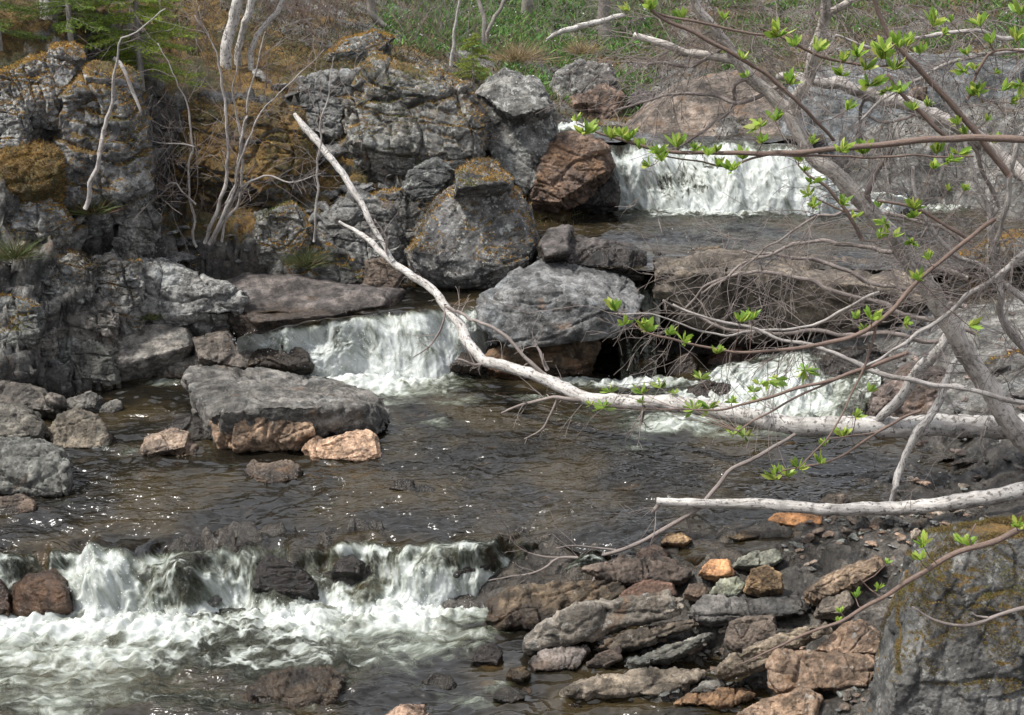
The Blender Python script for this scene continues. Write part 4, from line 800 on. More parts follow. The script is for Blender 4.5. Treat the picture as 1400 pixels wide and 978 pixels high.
def cliff_g(px, py):
    q = on_ground(px, py)
    if q is None or q[1] < 14 or q[1] > 20: return None
    return q
scatter(130, lambda r: (r.uniform(0, 560), r.uniform(290, 520)), cliff_g, .14, .5, "broken grey block wedged in the lower left cliff", "rock", "broken blocks in the left cliff", [GREY, (0.17, .165, .155), (0.15, .145, .135)], lambda q: (.05 if q[2] < .3 else -9), name="rock", sink=.05)
scatter(60, lambda r: (r.uniform(360, 700), r.uniform(95, 340)), cliff_g, .25, .75, "grey broken block filling the gaps of the middle outcrop", "rock", "blocks of the middle outcrop", [GREY, (0.17, .165, .155), (0.13, .125, .115)], lambda q: -9, name="rock", sink=.0)
scatter(34, lambda r: (r.uniform(60, 560), r.uniform(120, 290)), cliff_g, .15, .45, "grey block poking through the moss of the left slope", "rock", "blocks in the mossy slope", [GREY, (0.17, .165, .155)], lambda q: -9, name="rock", sink=.0)

scatter(70, lambda r: (r.uniform(1225, 1430), r.uniform(380, 660)), lambda px, py: (lambda q: q if q is not None and 9 < q[1] < 17.5 and q[2] > -.05 else None)(on_ground(px, py)), .12, .42, "dark grey block in the shade of the leaning trunk on the right bank", "rock", "blocks on the right bank", [DARK, (0.15, .145, .14), (0.17, .13, .11)], lambda q: .1, name="rock", sink=.05)
# ------------------------------------------------------------------ tufts (moss, heather, grass)
import mathutils
from mathutils.bvhtree import BVHTree
bpy.context.view_layer.update()
def surface_points(o):
    me = o.data; n = len(me.polygons); c = np.zeros(n * 3, np.float32); me.polygons.foreach_get("center", c); c = c.reshape(-1, 3)
    nn = np.zeros(n * 3, np.float32); me.polygons.foreach_get("normal", nn); nn = nn.reshape(-1, 3); ar = np.zeros(n, np.float32); me.polygons.foreach_get("area", ar)
    return c + np.array(o.location, dtype=np.float32), nn, ar
def blades(name, base, nrm, L, Wd, cols, spread, label, cat, kind='stuff', bend=0.5, up=0.6):
    n = len(base); d = nrm * up + rng.normal(size=(n, 3)) * spread; d[:, 2] = np.abs(d[:, 2]) * .8 + .15; d /= np.linalg.norm(d, axis=1)[:, None]
    s = np.cross(d, rng.normal(size=(n, 3))); s /= np.linalg.norm(s, axis=1)[:, None] + 1e-9
    L = L[:, None]; Wd = Wd[:, None]; g = rng.normal(size=(n, 3)) * [1, 1, .3] * bend * L * .5
    v = np.stack([base - s * Wd, base + s * Wd, base + d * L * .55 + s * Wd * .7 + g * .35, base + d * L * .55 - s * Wd * .7 + g * .35, base + d * L + g], 1).reshape(-1, 3)
    k = np.arange(n)[:, None, None] * 5
    quads = (k + np.array([[0, 1, 2, 3]])[None]).reshape(-1, 4)
    tris = (k + np.array([[3, 2, 4]])[None]).reshape(-1, 3)
    f = quads.tolist() + tris.tolist()
    me = bpy.data.meshes.new(name)
    nf = len(quads) + len(tris); me.vertices.add(len(v)); me.vertices.foreach_set("co", v.astype(np.float32).ravel())
    li = np.concatenate([quads.ravel(), tris.ravel()]).astype(np.int32); me.loops.add(len(li)); me.loops.foreach_set("vertex_index", li)
    me.polygons.add(nf); me.polygons.foreach_set("loop_start", np.concatenate([np.arange(0, len(quads) * 4, 4), len(quads) * 4 + np.arange(0, len(tris) * 3, 3)]).astype(np.int32))
    me.update(calc_edges=True); me.materials.append(TUFT); cattr(me, "tint", np.repeat(cols, 5, axis=0))
    o = obj(name, me); return tag(o, label, cat, kind=kind) if label else o
gc, gn, ga = surface_points(ground)
gp = proj(gc)
inf = (gp[0] > -60) & (gp[0] < 1460) & (gp[1] > -60) & (gp[1] < 700) & (gc[:, 1] > 12) & (gc[:, 1] < 40)
mossf = np.zeros(len(V)); mossf = np.clip(moss, -1, 1).reshape(len(gy), len(gx))
mface = (mossf[:-1, :-1]).ravel()
nz = fbm(gc * [0.9, .9, .5], 4)
cand = inf & (mface * 0.9 + gn[:, 2] * 0.6 + nz * .8 > 0.85)
pr = ga * cand; pr = pr / pr.sum()
def pal(n, cs, var=.25, key=None):
    cs = np.array(cs); i = rng.randint(len(cs), size=n) if key is None else np.clip(((key * .5 + .5) * len(cs) + rng.normal(size=n) * .6).astype(int), 0, len(cs) - 1)
    return cs[i] * (1 + rng.normal(size=(n, 1)) * var).clip(.4, 1.8)
# moss fuzz, on the ground and the mossy boulders
idx = rng.choice(len(gc), 90000, p=pr / pr.sum()); left = gp[0][idx] < 660; idx = idx[left | (rng.rand(len(idx)) < .25)]
b = gc[idx] + rng.normal(size=(len(idx), 3)) * .02; bn = gn[idx]
mb, mn_ = [b], [bn]
for o in ROCKS:
    if o["moss"] > -0.05:
        c_, n_, a_ = surface_points(o); cm = (n_[:, 2] * 1.0 + 1.15 * o["moss"] + .6 * fbm(c_ * 2.2, 3) > 1.0)
        if o['label'].startswith('huge grey corner'):
            cm = (n_[:, 2] + .9 * fbm(c_ * 2.6, 4) > .72) & (c_[:, 2] > .6); p_ = a_ * cm; ii = rng.choice(len(c_), 60000, p=p_ / p_.sum()); corner = (c_[ii], n_[ii]); continue
        if cm.sum() < 20: continue
        p_ = a_ * cm; k_ = int(min(9000, 700 * p_.sum() / max(.1, 1) * 12)); ii = rng.choice(len(c_), k_, p=p_ / p_.sum()); mb.append(c_[ii]); mn_.append(n_[ii])
b = np.concatenate(mb); bn = np.concatenate(mn_); key = fbm(b * [1.1, 1.1, 1.1], 3) * 1.3
blades("moss", b, bn, rng.uniform(.015, .05, len(b)), rng.uniform(.002, .006, len(b)), pal(len(b), [(.045, .034, .018), (.09, .062, .025), (.24, .135, .032), (.37, .215, .046), (.22, .14, .035), (.12, .125, .032), (.06, .08, .022)], .4, key), .55, "ochre and brown moss carpet over the cliff ledges", "moss")
b, bn = corner; b = b + rng.normal(size=b.shape) * .006; blades("moss", b, bn, rng.uniform(.006, .022, len(b)), rng.uniform(.0008, .002, len(b)), pal(len(b), [(.04, .03, .014), (.085, .06, .018), (.15, .10, .022), (.12, .12, .025)], .35, fbm(b * 4, 3) * 1.3), .55, "ochre and olive moss patches on the crown of the corner boulder", "moss")
# heather and brown undergrowth
idx = rng.choice(len(gc), 70000, p=pr); hb = gc[idx] + rng.normal(size=(len(idx), 3)) * .03; hn = fbm(hb * .8 + 9, 3)
keep = (hn > -.25) | ((gc[idx][:, 1] > 21) & (rng.rand(len(idx)) < .7)); hb = hb[keep]
blades("heather", hb, gn[idx][keep], rng.uniform(.05, .20, len(hb)), rng.uniform(.0015, .004, len(hb)), pal(len(hb), [(.05, .033, .022), (.075, .05, .033), (.055, .07, .022), (.09, .105, .03), (.11, .08, .05)], .3), .5, "dark heather and bilberry undergrowth on the slope", "heather")
# green grass of the far bank with small white flowers
farb = inf & (gc[:, 1] > 22.5) & (gp[0] > 520)
gmask = farb & (nz + 1.2 * np.exp(-((gp[0] - 740) / 130.) ** 2) * (gp[1] < 75) > .02)
p2 = ga * gmask; p2 /= p2.sum(); idx = rng.choice(len(gc), 60000, p=p2); b = gc[idx] + rng.normal(size=(len(idx), 3)) * .05
blades("grass", b, gn[idx], rng.uniform(.06, .2, len(b)), rng.uniform(.005, .016, len(b)), pal(len(b), [(.05, .14, .028), (.08, .20, .035), (.13, .24, .05), (.13, .14, .045)], .3), .6, "fresh green grass and herbs on the far bank", "grass")
idx = rng.choice(len(gc), 500, p=p2); b = gc[idx] + rng.normal(size=(500, 3)) * .06 + [0, 0, .14]
blades("flowers", b, gn[idx] * 0 + [0, 0, 1], rng.uniform(.02, .035, 500), rng.uniform(.008, .014, 500), np.full((500, 3), .75), .9, "tiny white flowers sprinkled in the far grass", "flowers")
farl = inf & (gc[:, 1] > 20.5); p3 = ga * farl; p3 /= p3.sum(); idx = rng.choice(len(gc), 50000, p=p3); b = gc[idx] + rng.normal(size=(len(idx), 3)) * .04
blades("leaf_litter", b, gn[idx], rng.uniform(.03, .12, len(b)), rng.uniform(.004, .012, len(b)), pal(len(b), [(.05, .035, .022), (.085, .055, .032), (.14, .10, .055), (.06, .06, .025), (.035, .028, .02)], .3), .9, "brown dead leaves and stalks littering the far bank", "leaf litter")
# dry grass tussocks
def tussock(px, py, Yv, size, n, cols, label, droop=.9):
    q = P(px, py, Yv); q[2] = max(q[2], gh(q[0], Yv)) if abs(q[2] - gh(q[0], Yv)) < .6 else q[2]
    b = np.zeros((n, 3)) + rng.normal(size=(n, 3)) * [size * .25, size * .2, size * .06]
    nn = b * 3 / size + [0, 0, .6]
    o = blades("grass_tussock", b + q, nn, rng.uniform(size * .5, size * 1.1, n), np.full(n, .004), pal(n, cols, .2), .35, None, None, bend=droop)
    me = o.data; co = np.zeros(len(me.vertices) * 3, np.float32); me.vertices.foreach_get("co", co); co = co.reshape(-1, 3) - q.astype(np.float32); me.vertices.foreach_set("co", co.ravel()); o.location = q
    return tag(o, label, "grass tussock")
STRAW = [(.33, .25, .14), (.24, .18, .09), (.15, .12, .06)]; GRN = [(.05, .075, .018), (.08, .10, .028), (.11, .09, .045)]
tussock(708, 82, 24.3, .42, 500, STRAW, "drooping straw-coloured tussock on the far bank over the grey boulder")
tussock(797, 72, 25.5, .34, 350, STRAW, "smaller straw tussock right of the drooping one on the far bank")
tussock(420, 362, 16.9, .28, 350, GRN, "green-yellow grass tuft hanging on the cliff by the birch tip")
tussock(20, 352, 15.2, .30, 350, GRN, "bright green tuft at the left edge of the cliff")
tussock(203, 436, 15.9, .14, 120, GRN, "tiny green tuft in a crack above the smooth ledge")
tussock(125, 290, 16.2, .30, 300, [(.08, .12, .03), (.12, .07, .04), (.1, .09, .03)], "mixed red-green bilberry clump below the big cliff face")
# moss cushion on the left edge
R("moss_cushion", "big orange-brown moss cushion on the ledge at the left edge", [(-30, 225), (0, 200), (45, 192), (80, 200), (88, 225), (78, 258), (50, 268), (-30, 265)], 2, 1.0, (.12, .10, .05), moss=1.8, Y=15.6, lay=0, rough=1.1, drop=.2, cat="moss")
c_, n_, a_ = surface_points(ROCKS[-1]); ii = rng.choice(len(c_), 14000, p=a_ / a_.sum()); q = c_[ii]; o = ROCKS[-1]
f_ = blades("moss_fuzz", q - np.array(o.location), n_[ii], rng.uniform(.015, .06, len(ii)), rng.uniform(.002, .006, len(ii)), pal(len(ii), [(.05, .04, .015), (.15, .09, .028), (.23, .135, .034), (.09, .085, .024)], .3, fbm(q * 2.5, 3)), .6, None, None); f_.parent = o

# ------------------------------------------------------------------ trees
class MB:
    def __init__(s): s.v = []; s.f = []; s.b = []; s.n = 0
    def tube(s, pts, rad, sides=6, wob=0.0):
        pts = np.asarray(pts, float); n = len(pts)
        if n < 2: return
        T = np.gradient(pts, axis=0); T /= np.linalg.norm(T, axis=1)[:, None] + 1e-9
        ref = np.array([0.13, 0.2, 1.0]) if abs(T[0][2]) < .9 else np.array([1.0, .1, 0])
        A = np.cross(T, ref); A /= np.linalg.norm(A, axis=1)[:, None] + 1e-9; B = np.cross(T, A)
        ang = np.linspace(0, 2 * np.pi, sides, endpoint=False); ca, sa = np.cos(ang), np.sin(ang)
        rad = np.asarray(rad, float)[:, None, None] * np.ones((n, sides, 1))
        V_ = pts[:, None, :] + rad * (ca[None, :, None] * A[:, None, :] + sa[None, :, None] * B[:, None, :])
        d = np.r_[0, np.cumsum(np.linalg.norm(np.diff(pts, axis=0), axis=1))] + (s.n % 97)
        if wob:
            q = V_.reshape(-1, 3); k = (fbm(q * 9, 3) * .5 + fbm(q * 30, 2) * .3)[:, None] * rad.reshape(-1, 1) * wob
            V_ = (q + k * (q - np.repeat(pts, sides, 0)) / (rad.reshape(-1, 1) + 1e-6)).reshape(n, sides, 3)
        s.v.append(V_.reshape(-1, 3))
        s.b.append(np.stack([np.tile(ca, n), np.tile(sa, n), np.repeat(d, sides)], 1))
        i = np.arange(n - 1)[:, None] * sides; j = np.arange(sides)[None, :]; j2 = (j + 1) % sides
        s.f.append(np.stack([i + j, i + j2, i + sides + j2, i + sides + j], -1).reshape(-1, 4) + s.n)
        # caps
        for e, rr in ((0, 0), (n - 1, 1)):
            if sides >= 6: s.v.append(pts[e][None]); s.b.append(np.array([[0, 0, d[e]]])); c = s.n + n * sides + rr; base = s.n + e * sides; s.f.append(np.array([[base + k, base + (k + 1) % sides, c, c] for k in range(sides)]))
        s.n += n * sides + (2 if sides >= 6 else 0)
    def build(s, name, mat):
        V_ = np.concatenate(s.v); F_ = np.concatenate(s.f)
        deg = F_[:, 2] == F_[:, 3]
        if deg.any():
            me = bpy.data.meshes.new(name); q = F_[~deg]; t = F_[deg][:, :3]
            me.vertices.add(len(V_)); me.vertices.foreach_set("co", V_.astype(np.float32).ravel())
            li = np.concatenate([q.ravel(), t.ravel()]).astype(np.int32); me.loops.add(len(li)); me.loops.foreach_set("vertex_index", li)
            me.polygons.add(len(q) + len(t)); me.polygons.foreach_set("loop_start", np.concatenate([np.arange(0, len(q) * 4, 4), len(q) * 4 + np.arange(0, len(t) * 3, 3)]).astype(np.int32))
            me.update(calc_edges=True); me.polygons.foreach_set("use_smooth", np.full(len(me.polygons), True)); me.materials.append(mat)
        else: me = mesh(name, V_, F_, mat)
        vattr(me, "bark", np.concatenate(s.b)); return me
def path(ps, step=0.06, jit=0.0, seed=0):
    """ps: (px, py, Y, radius in px) -> smooth 3-D path and radii"""
    c = np.array([np.r_[P(a, b_, Yv), r * Yv / CT / F] for a, b_, Yv, r in ps])
    n = len(c); out = []
    for i in range(n - 1):
        p0, p1, p2, p3 = c[max(i - 1, 0)], c[i], c[i + 1], c[min(i + 2, n - 1)]
        m = max(2, int(np.linalg.norm(p2[:3] - p1[:3]) / step))
        for t in np.arange(m) / m:
            out.append(0.5 * ((2 * p1) + (-p0 + p2) * t + (2 * p0 - 5 * p1 + 4 * p2 - p3) * t * t + (-p0 + 3 * p1 - 3 * p2 + p3) * t ** 3))
    out.append(c[-1]); out = np.array(out); pts = out[:, :3]
    if jit: 
        q = pts * 3 + seed; pts = pts + np.stack([fbm(q * 1.0, 2), fbm(q + 31, 2), fbm(q + 57, 2)], 1) * jit
    return pts, np.maximum(out[:, 3], 0.0008)
def grow(mb, p, d, L, r, depth, rnd, droop=0.0, wig=.35, kids=(2, 5), minr=.0023, tips=None, ang=(.4, 1.0), up=0.0):
    n = max(4, int(L / .07)); pts = [np.array(p, float)]; d = np.array(d, float); d /= np.linalg.norm(d); rr = [r]
    curve = np.array([rnd.gauss(0, 1) for _ in range(3)]) * wig * .3
    for i in range(n):
        d = d + np.array([rnd.gauss(0, 1) for _ in range(3)]) * wig * .32 + curve * .3 / n * 3 + np.array([0, 0, -droop + up]) * .12; d /= np.linalg.norm(d)
        pts.append(pts[-1] + d * L / n); rr.append(max(minr, r * (1 - .8 * (i + 1) / n)))
    mb.tube(pts, rr, 5 if r > .006 else 4 if r > .003 else 3)
    if tips is not None and depth == 0: tips.append((pts[-1], d))
    if depth > 0:
        for _ in range(rnd.randint(*kids)):
            k = rnd.randint(max(1, n // 5), n); t = pts[min(k, n)] - pts[min(k, n) - 1]; t /= np.linalg.norm(t) + 1e-9
            ax = np.array([rnd.gauss(0, 1) for _ in range(3)]); ax -= t * ax.dot(t); ax /= np.linalg.norm(ax) + 1e-9
            a = rnd.uniform(*ang); nd = t * math.cos(a) + ax * math.sin(a)
            grow(mb, pts[k], nd, L * rnd.uniform(.35, .7), max(minr, rr[k] * .65), depth - 1, rnd, droop, wig, kids, minr, tips, ang, up)
def twigs_along(mb, pts, rad, n, Lr, rnd, depth=2, droop=.2, bias=(0, 0, 0), t0=0.1, t1=1.0, wig=.35, tips=None, kids=(2, 5), rs=.45, rmax=.012):
    for _ in range(n):
        k = int(len(pts) * rnd.uniform(t0, t1)) ; k = min(max(k, 1), len(pts) - 2)
        t = pts[k + 1] - pts[k - 1]; t /= np.linalg.norm(t) + 1e-9
        ax = np.array([rnd.gauss(0, 1) for _ in range(3)]); ax -= t * ax.dot(t); ax /= np.linalg.norm(ax) + 1e-9
        d = t * .6 + ax + np.array(bias)
        grow(mb, pts[k], d, rnd.uniform(*Lr), min(rad[k] * rs, rmax), depth, rnd, droop, wig, kids, tips=tips)
def leafburst(acc, p, d, size, rnd, cols):
    """an opening bud: 6-10 folded toothed leaves fanning out"""
    d = np.array(d, float); d /= np.linalg.norm(d) + 1e-9; n = rnd.randint(12, 18)
    for i in range(n):
        a = rnd.uniform(0, 6.28); s = np.array([math.cos(a), math.sin(a), rnd.uniform(-.2, .4)]); s -= d * s.dot(d); s /= np.linalg.norm(s)
        dd = d * rnd.uniform(.3, 1.0) + s * rnd.uniform(.4, 1.1) + np.array([0, 0, .35]); dd /= np.linalg.norm(dd)
        L = size * rnd.uniform(.6, 1.1); W = L * rnd.uniform(.12, .2); w_ = np.cross(dd, [rnd.gauss(0, 1) for _ in range(3)]); w_ /= np.linalg.norm(w_) + 1e-9
        nn = np.cross(dd, w_); cp = -0.22 * L
        col = np.array(cols[rnd.randrange(len(cols))]) * rnd.uniform(.75, 1.25)
        st = [(0, .08, 0), (.2, .55, .3), (.3, .45, .3), (.42, 1.0, .55), (.52, .8, .55), (.64, .95, .8), (.72, .7, .85), (.84, .55, 1.1)]
        vs = [p + dd * L * t + w_ * W * k + nn * cp * (c_ * .35 - .12 * k) for t, k, c_ in st] + [p + dd * L + nn * cp * .6] + [p + dd * L * t - w_ * W * k + nn * cp * (c_ * .35 - .12 * k) for t, k, c_ in st[::-1]]
        mid = [p + dd * L * t + nn * cp * c_ * .35 for t, k, c_ in st]
        b0 = acc["n"]; m = len(st); acc["v"] += vs + mid
        for j in range(m - 1):
            acc["f"].append((b0 + j, b0 + j + 1, b0 + 2 * m + 1 + j + 1, b0 + 2 * m + 1 + j)); acc["f"].append((b0 + 2 * m - j, b0 + 2 * m + 1 + j, b0 + 2 * m + 1 + j + 1, b0 + 2 * m - j - 1))
        acc["f"].append((b0 + m - 1, b0 + m, b0 + 3 * m)); acc["f"].append((b0 + m, b0 + m + 1, b0 + 3 * m))
        acc["n"] += len(vs) + len(mid); acc["c"] += [col] * (len(vs) + len(mid))
def leaves_part(acc, parent):
    if not acc["n"]: return
    me = mesh("leaves", np.array(acc["v"]), acc["f"], LEAF); cattr(me, "tint", np.array(acc["c"])); part("leaves", me, parent)
def newacc(): return {"v": [], "f": [], "n": 0, "c": []}
LG = [(.22, .34, .045), (.16, .28, .04), (.30, .42, .07), (.38, .43, .09)]
rd = random.Random(5)

# A: the birch leaning across the stream
pA, rA = path([(1430, 588, 12.2, 17), (1400, 584, 12.2, 16.5), (1300, 582, 12.3, 15.5), (1200, 585, 12.4, 14.5), (1100, 581, 12.6, 13.5), (1000, 567, 12.9, 12), (940, 553, 13.1, 11), (870, 549, 13.3, 10), (805, 544, 13.6, 9), (765, 527, 13.8, 8.5), (720, 508, 14.0, 8), (680, 499, 14.2, 7.5), (655, 487, 14.4, 7), (630, 450, 14.8, 7), (605, 412, 15.2, 6), (575, 385, 15.5, 5.2), (540, 362, 15.8, 4.5), (512, 335, 16.0, 4), (490, 318, 16.2, 3), (465, 304, 16.4, 1.6)], .05, .02)
tA = empty("birch_tree", tuple(pA[0]), "white birch lying across the whole stream from the right edge to the left cliff", "tree")
mb = MB(); mb.tube(pA, rA, 14, .35); part("trunk", mb.build("trunk", BIRCH), tA)
mb = MB(); pA2, rA2 = path([(537, 358, 15.8, 3.2), (528, 342, 15.85, 3.2), (514, 318, 15.95, 3.4), (498, 288, 16.1, 4.2), (470, 240, 16.4, 4.6), (440, 202, 16.7, 4.6), (420, 178, 16.9, 5), (404, 156, 17.1, 2.5)], .05, .02); mb.tube(pA2, rA2, 9, .5); part("branch", mb.build("branch", BIRCH), tA)
mb = MB()
for ps in ([(808, 545, 13.6, 3.6), (770, 545, 13.6, 3), (730, 549, 13.7, 2.4), (684, 562, 13.7, 1.4)], [(762, 548, 13.6, 1.8), (748, 570, 13.6, 1.6), (732, 592, 13.6, 1.3), (700, 610, 13.6, .9), (650, 634, 13.7, .6)],
           [(745, 512, 13.9, 3.2), (715, 486, 14, 2.6), (690, 462, 14.1, 2.4), (655, 440, 14.3, 2), (620, 424, 14.9, 1.8), (608, 418, 15.1, 1.6)], [(610, 415, 15.1, 2), (606, 440, 15.0, 1.5), (590, 468, 15, 1.2), (565, 492, 14.9, .7)],
           [(668, 494, 14.3, 2.4), (650, 498, 14.3, 2), (625, 494, 14.3, 1.4)], [(528, 345, 15.8, 2.2), (525, 325, 15.8, 1.8), (512, 300, 15.8, 1)], [(880, 552, 13.2, 2.6), (877, 566, 13.2, 2.2), (876, 578, 13.2, 1.6)], [(748, 506, 13.9, 3.2), (740, 490, 13.9, 2.2), (732, 470, 14, 1.3)]):
    q, r_ = path(ps, .05, .03); mb.tube(q, r_, 6, .3); twigs_along(mb, q, r_, 6, (.12, .4), rd, 1, .4, kids=(1, 3))
twigs_along(mb, pA, rA, 26, (.1, .5), rd, 1, .9, (0, 0, -.5), .1, .95, kids=(1, 3), rmax=.004)
part("twigs", mb.build("twigs", TWIG), tA)

# B: thick leaning trunk on the right with its forks
pB, rB = path([(1470, 660, 11.6, 22), (1400, 602, 11.5, 20), (1345, 520, 11.4, 19), (1290, 430, 11.3, 18), (1240, 350, 11.3, 17), (1190, 288, 11.2, 15.5), (1150, 245, 11.2, 14.5), (1110, 212, 11.2, 13.5), (1090, 180, 11.2, 12.5), (1075, 150, 11.2, 12)], .05, .02)
tB = empty("birch_tree", tuple(pB[0]), "thick mottled birch leaning up-left from the right bank, forking above the far fall", "tree")
rB = rB * .7; mb = MB(); mb.tube(pB, rB, 14, .45); part("trunk", mb.build("trunk", GREYB), tB)
limbs = [[(1083, 165, 11.2, 8), (1092, 120, 11.1, 8.5), (1105, 95, 11.0, 8), (1122, 55, 10.9, 7.5), (1132, 20, 10.8, 7), (1130, -30, 10.7, 6.5)],
         [(1078, 152, 11.2, 9.5), (1045, 118, 11.2, 8.5), (1010, 85, 11.2, 8), (985, 50, 11.1, 6.5), (955, 10, 11, 6), (930, -30, 11, 5)],
         [(1010, 84, 11.2, 7), (985, 78, 11.2, 6), (935, 72, 11.2, 5.5), (900, 60, 11.2, 5), (865, 47, 11.2, 3.5)],
         [(1130, 25, 10.9, 5), (1155, 8, 10.8, 4.5), (1190, -20, 10.7, 4)]]
for l in limbs:
    mb = MB(); q, r_ = path(l, .05, .04); mb.tube(q, r_, 9, .5); part("branch", mb.build("branch", GREYB), tB)
mb = MB(); q, r_ = path([(1410, 245, 10.6, 8.5), (1370, 215, 10.8, 9), (1320, 180, 10.9, 9.5), (1260, 150, 11, 9.5), (1200, 132, 11.1, 9), (1150, 118, 11.1, 8), (1100, 108, 11.2, 7), (1060, 103, 11.2, 5.5)], .05, .04); mb.tube(q, r_, 10, .8); part("branch", mb.build("branch", PALEB), tB, "branch crusted with pale lichen")
mb = MB()
for ps in ([(1060, 115, 11.2, 3.5), (1010, 140, 11.2, 3), (960, 130, 11.3, 2.4), (900, 132, 11.3, 2), (840, 152, 11.3, 1.4)], [(1030, 100, 11.2, 3), (1010, 120, 11.2, 3), (1000, 150, 11.3, 2.4), (950, 190, 11.3, 1.6), (900, 210, 11.4, 1)],
           [(985, 60, 11.2, 3), (960, 85, 11.2, 2.4), (900, 86, 11.2, 2), (850, 80, 11.3, 1.2)], [(1200, 132, 11.1, 2.6), (1180, 140, 11.1, 2.4), (1175, 180, 11.1, 2), (1185, 210, 11.1, 1.4)], [(1300, 170, 10.9, 3), (1330, 200, 10.9, 3), (1345, 235, 10.9, 2.8), (1365, 280, 10.9, 2.2)],
           [(1260, 150, 11, 2.5), (1220, 165, 11, 2), (1180, 155, 11, 1.5)], [(1190, 290, 11.2, 4.5), (1188, 260, 11.1, 4.5), (1205, 232, 11.1, 4), (1222, 205, 11, 3)]):
    q, r_ = path(ps, .05, .05); mb.tube(q, r_, 6, .4); twigs_along(mb, q, r_, 6, (.15, .6), rd, 2, .5, (-.3, 0, -.3), kids=(1, 4), rmax=.004)
twigs_along(mb, pB, rB, 20, (.25, .8), rd, 2, .3, (-.4, -.1, .0), .2, 1, kids=(2, 4), rmax=.005)
for l in limbs: 
    q, r_ = path(l, .05, .04); twigs_along(mb, q, r_, 18, (.2, .9), rd, 2, .3, (-.2, 0, -.1), .1, 1, kids=(2, 5), rmax=.0045)
part("twigs", mb.build("twigs", TWIG), tB)

# C: second stem with broken white limbs
pC, rC = path([(1460, 650, 12.0, 13), (1400, 600, 12.0, 12), (1365, 555, 12.0, 11), (1335, 510, 12.0, 10), (1320, 480, 12.0, 9), (1308, 450, 12.0, 7), (1300, 425, 12.0, 5)], .05, .02)
tC = empty("birch_tree", tuple(pC[0]), "short dark stem behind the thick trunk, carrying two broken whitish limbs", "tree")
mb = MB(); mb.tube(pC, rC, 10, .5); part("trunk", mb.build("trunk", GREYB), tC)
mb = MB(); q, r_ = path([(1303, 448, 12, 6), (1280, 478, 12, 8), (1255, 510, 12.1, 8.5), (1235, 540, 12.2, 7.5), (1212, 562, 12.3, 6.5), (1196, 578, 12.4, 5)], .05, .02); mb.tube(q, r_, 9, .4); part("branch", mb.build("branch", BIRCH), tC)
mb = MB(); q, r_ = path([(1312, 484, 11.8, 3.5), (1300, 503, 11.7, 4.6), (1288, 540, 11.6, 5.5), (1270, 575, 11.5, 6), (1250, 600, 11.5, 5.5), (1232, 640, 11.5, 5), (1222, 672, 11.4, 4.2), (1214, 720, 11.4, 3), (1212, 770, 11.4, 2), (1222, 812, 11.4, 1)], .05, .03); mb.tube(q, r_, 9, .4); part("branch", mb.build("branch", BIRCH), tC)

# D: low branch over the shallows
pD, rD = path([(1440, 660, 10.8, 13), (1400, 668, 10.8, 12), (1340, 682, 10.8, 11), (1270, 690, 10.9, 10), (1200, 695, 11, 9.5), (1130, 697, 11, 8.5), (1060, 690, 11.1, 8), (1000, 689, 11.2, 7), (940, 687, 11.2, 6.5), (900, 683, 11.2, 5.5)], .05, .02)
tD = empty("birch_tree", tuple(pD[0]), "low white birch stem with a broken end stretching left over the shore stones", "tree")
mb = MB(); mb.tube(pD, rD, 12, .35); part("trunk", mb.build("trunk", BIRCH), tD)
mb = MB()
for ps in ([(1085, 592, 11.6, 2.5), (1040, 620, 11.5, 2.8), (1000, 642, 11.4, 2.8), (975, 672, 11.3, 3), (950, 700, 11.2, 3.2), (900, 730, 11.1, 3.2), (860, 748, 11.0, 3), (810, 762, 11, 2.6), (765, 765, 11, 2), (740, 780, 10.9, 1.6), (690, 790, 10.9, 1.2), (625, 805, 10.9, .6)],
           [(905, 685, 11.2, 4), (892, 700, 11.2, 2.4)], [(770, 765, 11, 1.6), (730, 758, 11, 1.2), (700, 740, 11, .8), (690, 715, 11, .6)], [(815, 762, 11, 2), (812, 790, 10.9, 1.6), (790, 812, 10.8, 1.2), (745, 815, 10.8, .7)],
           [(900, 735, 11.1, 1.8), (860, 770, 11, 1.6), (845, 790, 11, 1)], [(940, 705, 11.2, 1.8), (945, 740, 11.2, 1.6), (955, 770, 11.2, 1.2), (930, 805, 11.1, .8)], [(840, 752, 11, 1.6), (800, 748, 11, 1), (760, 750, 11, .6)]):
    q, r_ = path(ps, .05, .02); mb.tube(q, r_, 6, .3); twigs_along(mb, q, r_, 4, (.12, .45), rd, 1, .3, (-.4, 0, 0), kids=(1, 3), rmax=.003)
part("twigs", mb.build("twigs", TWIG), tD)

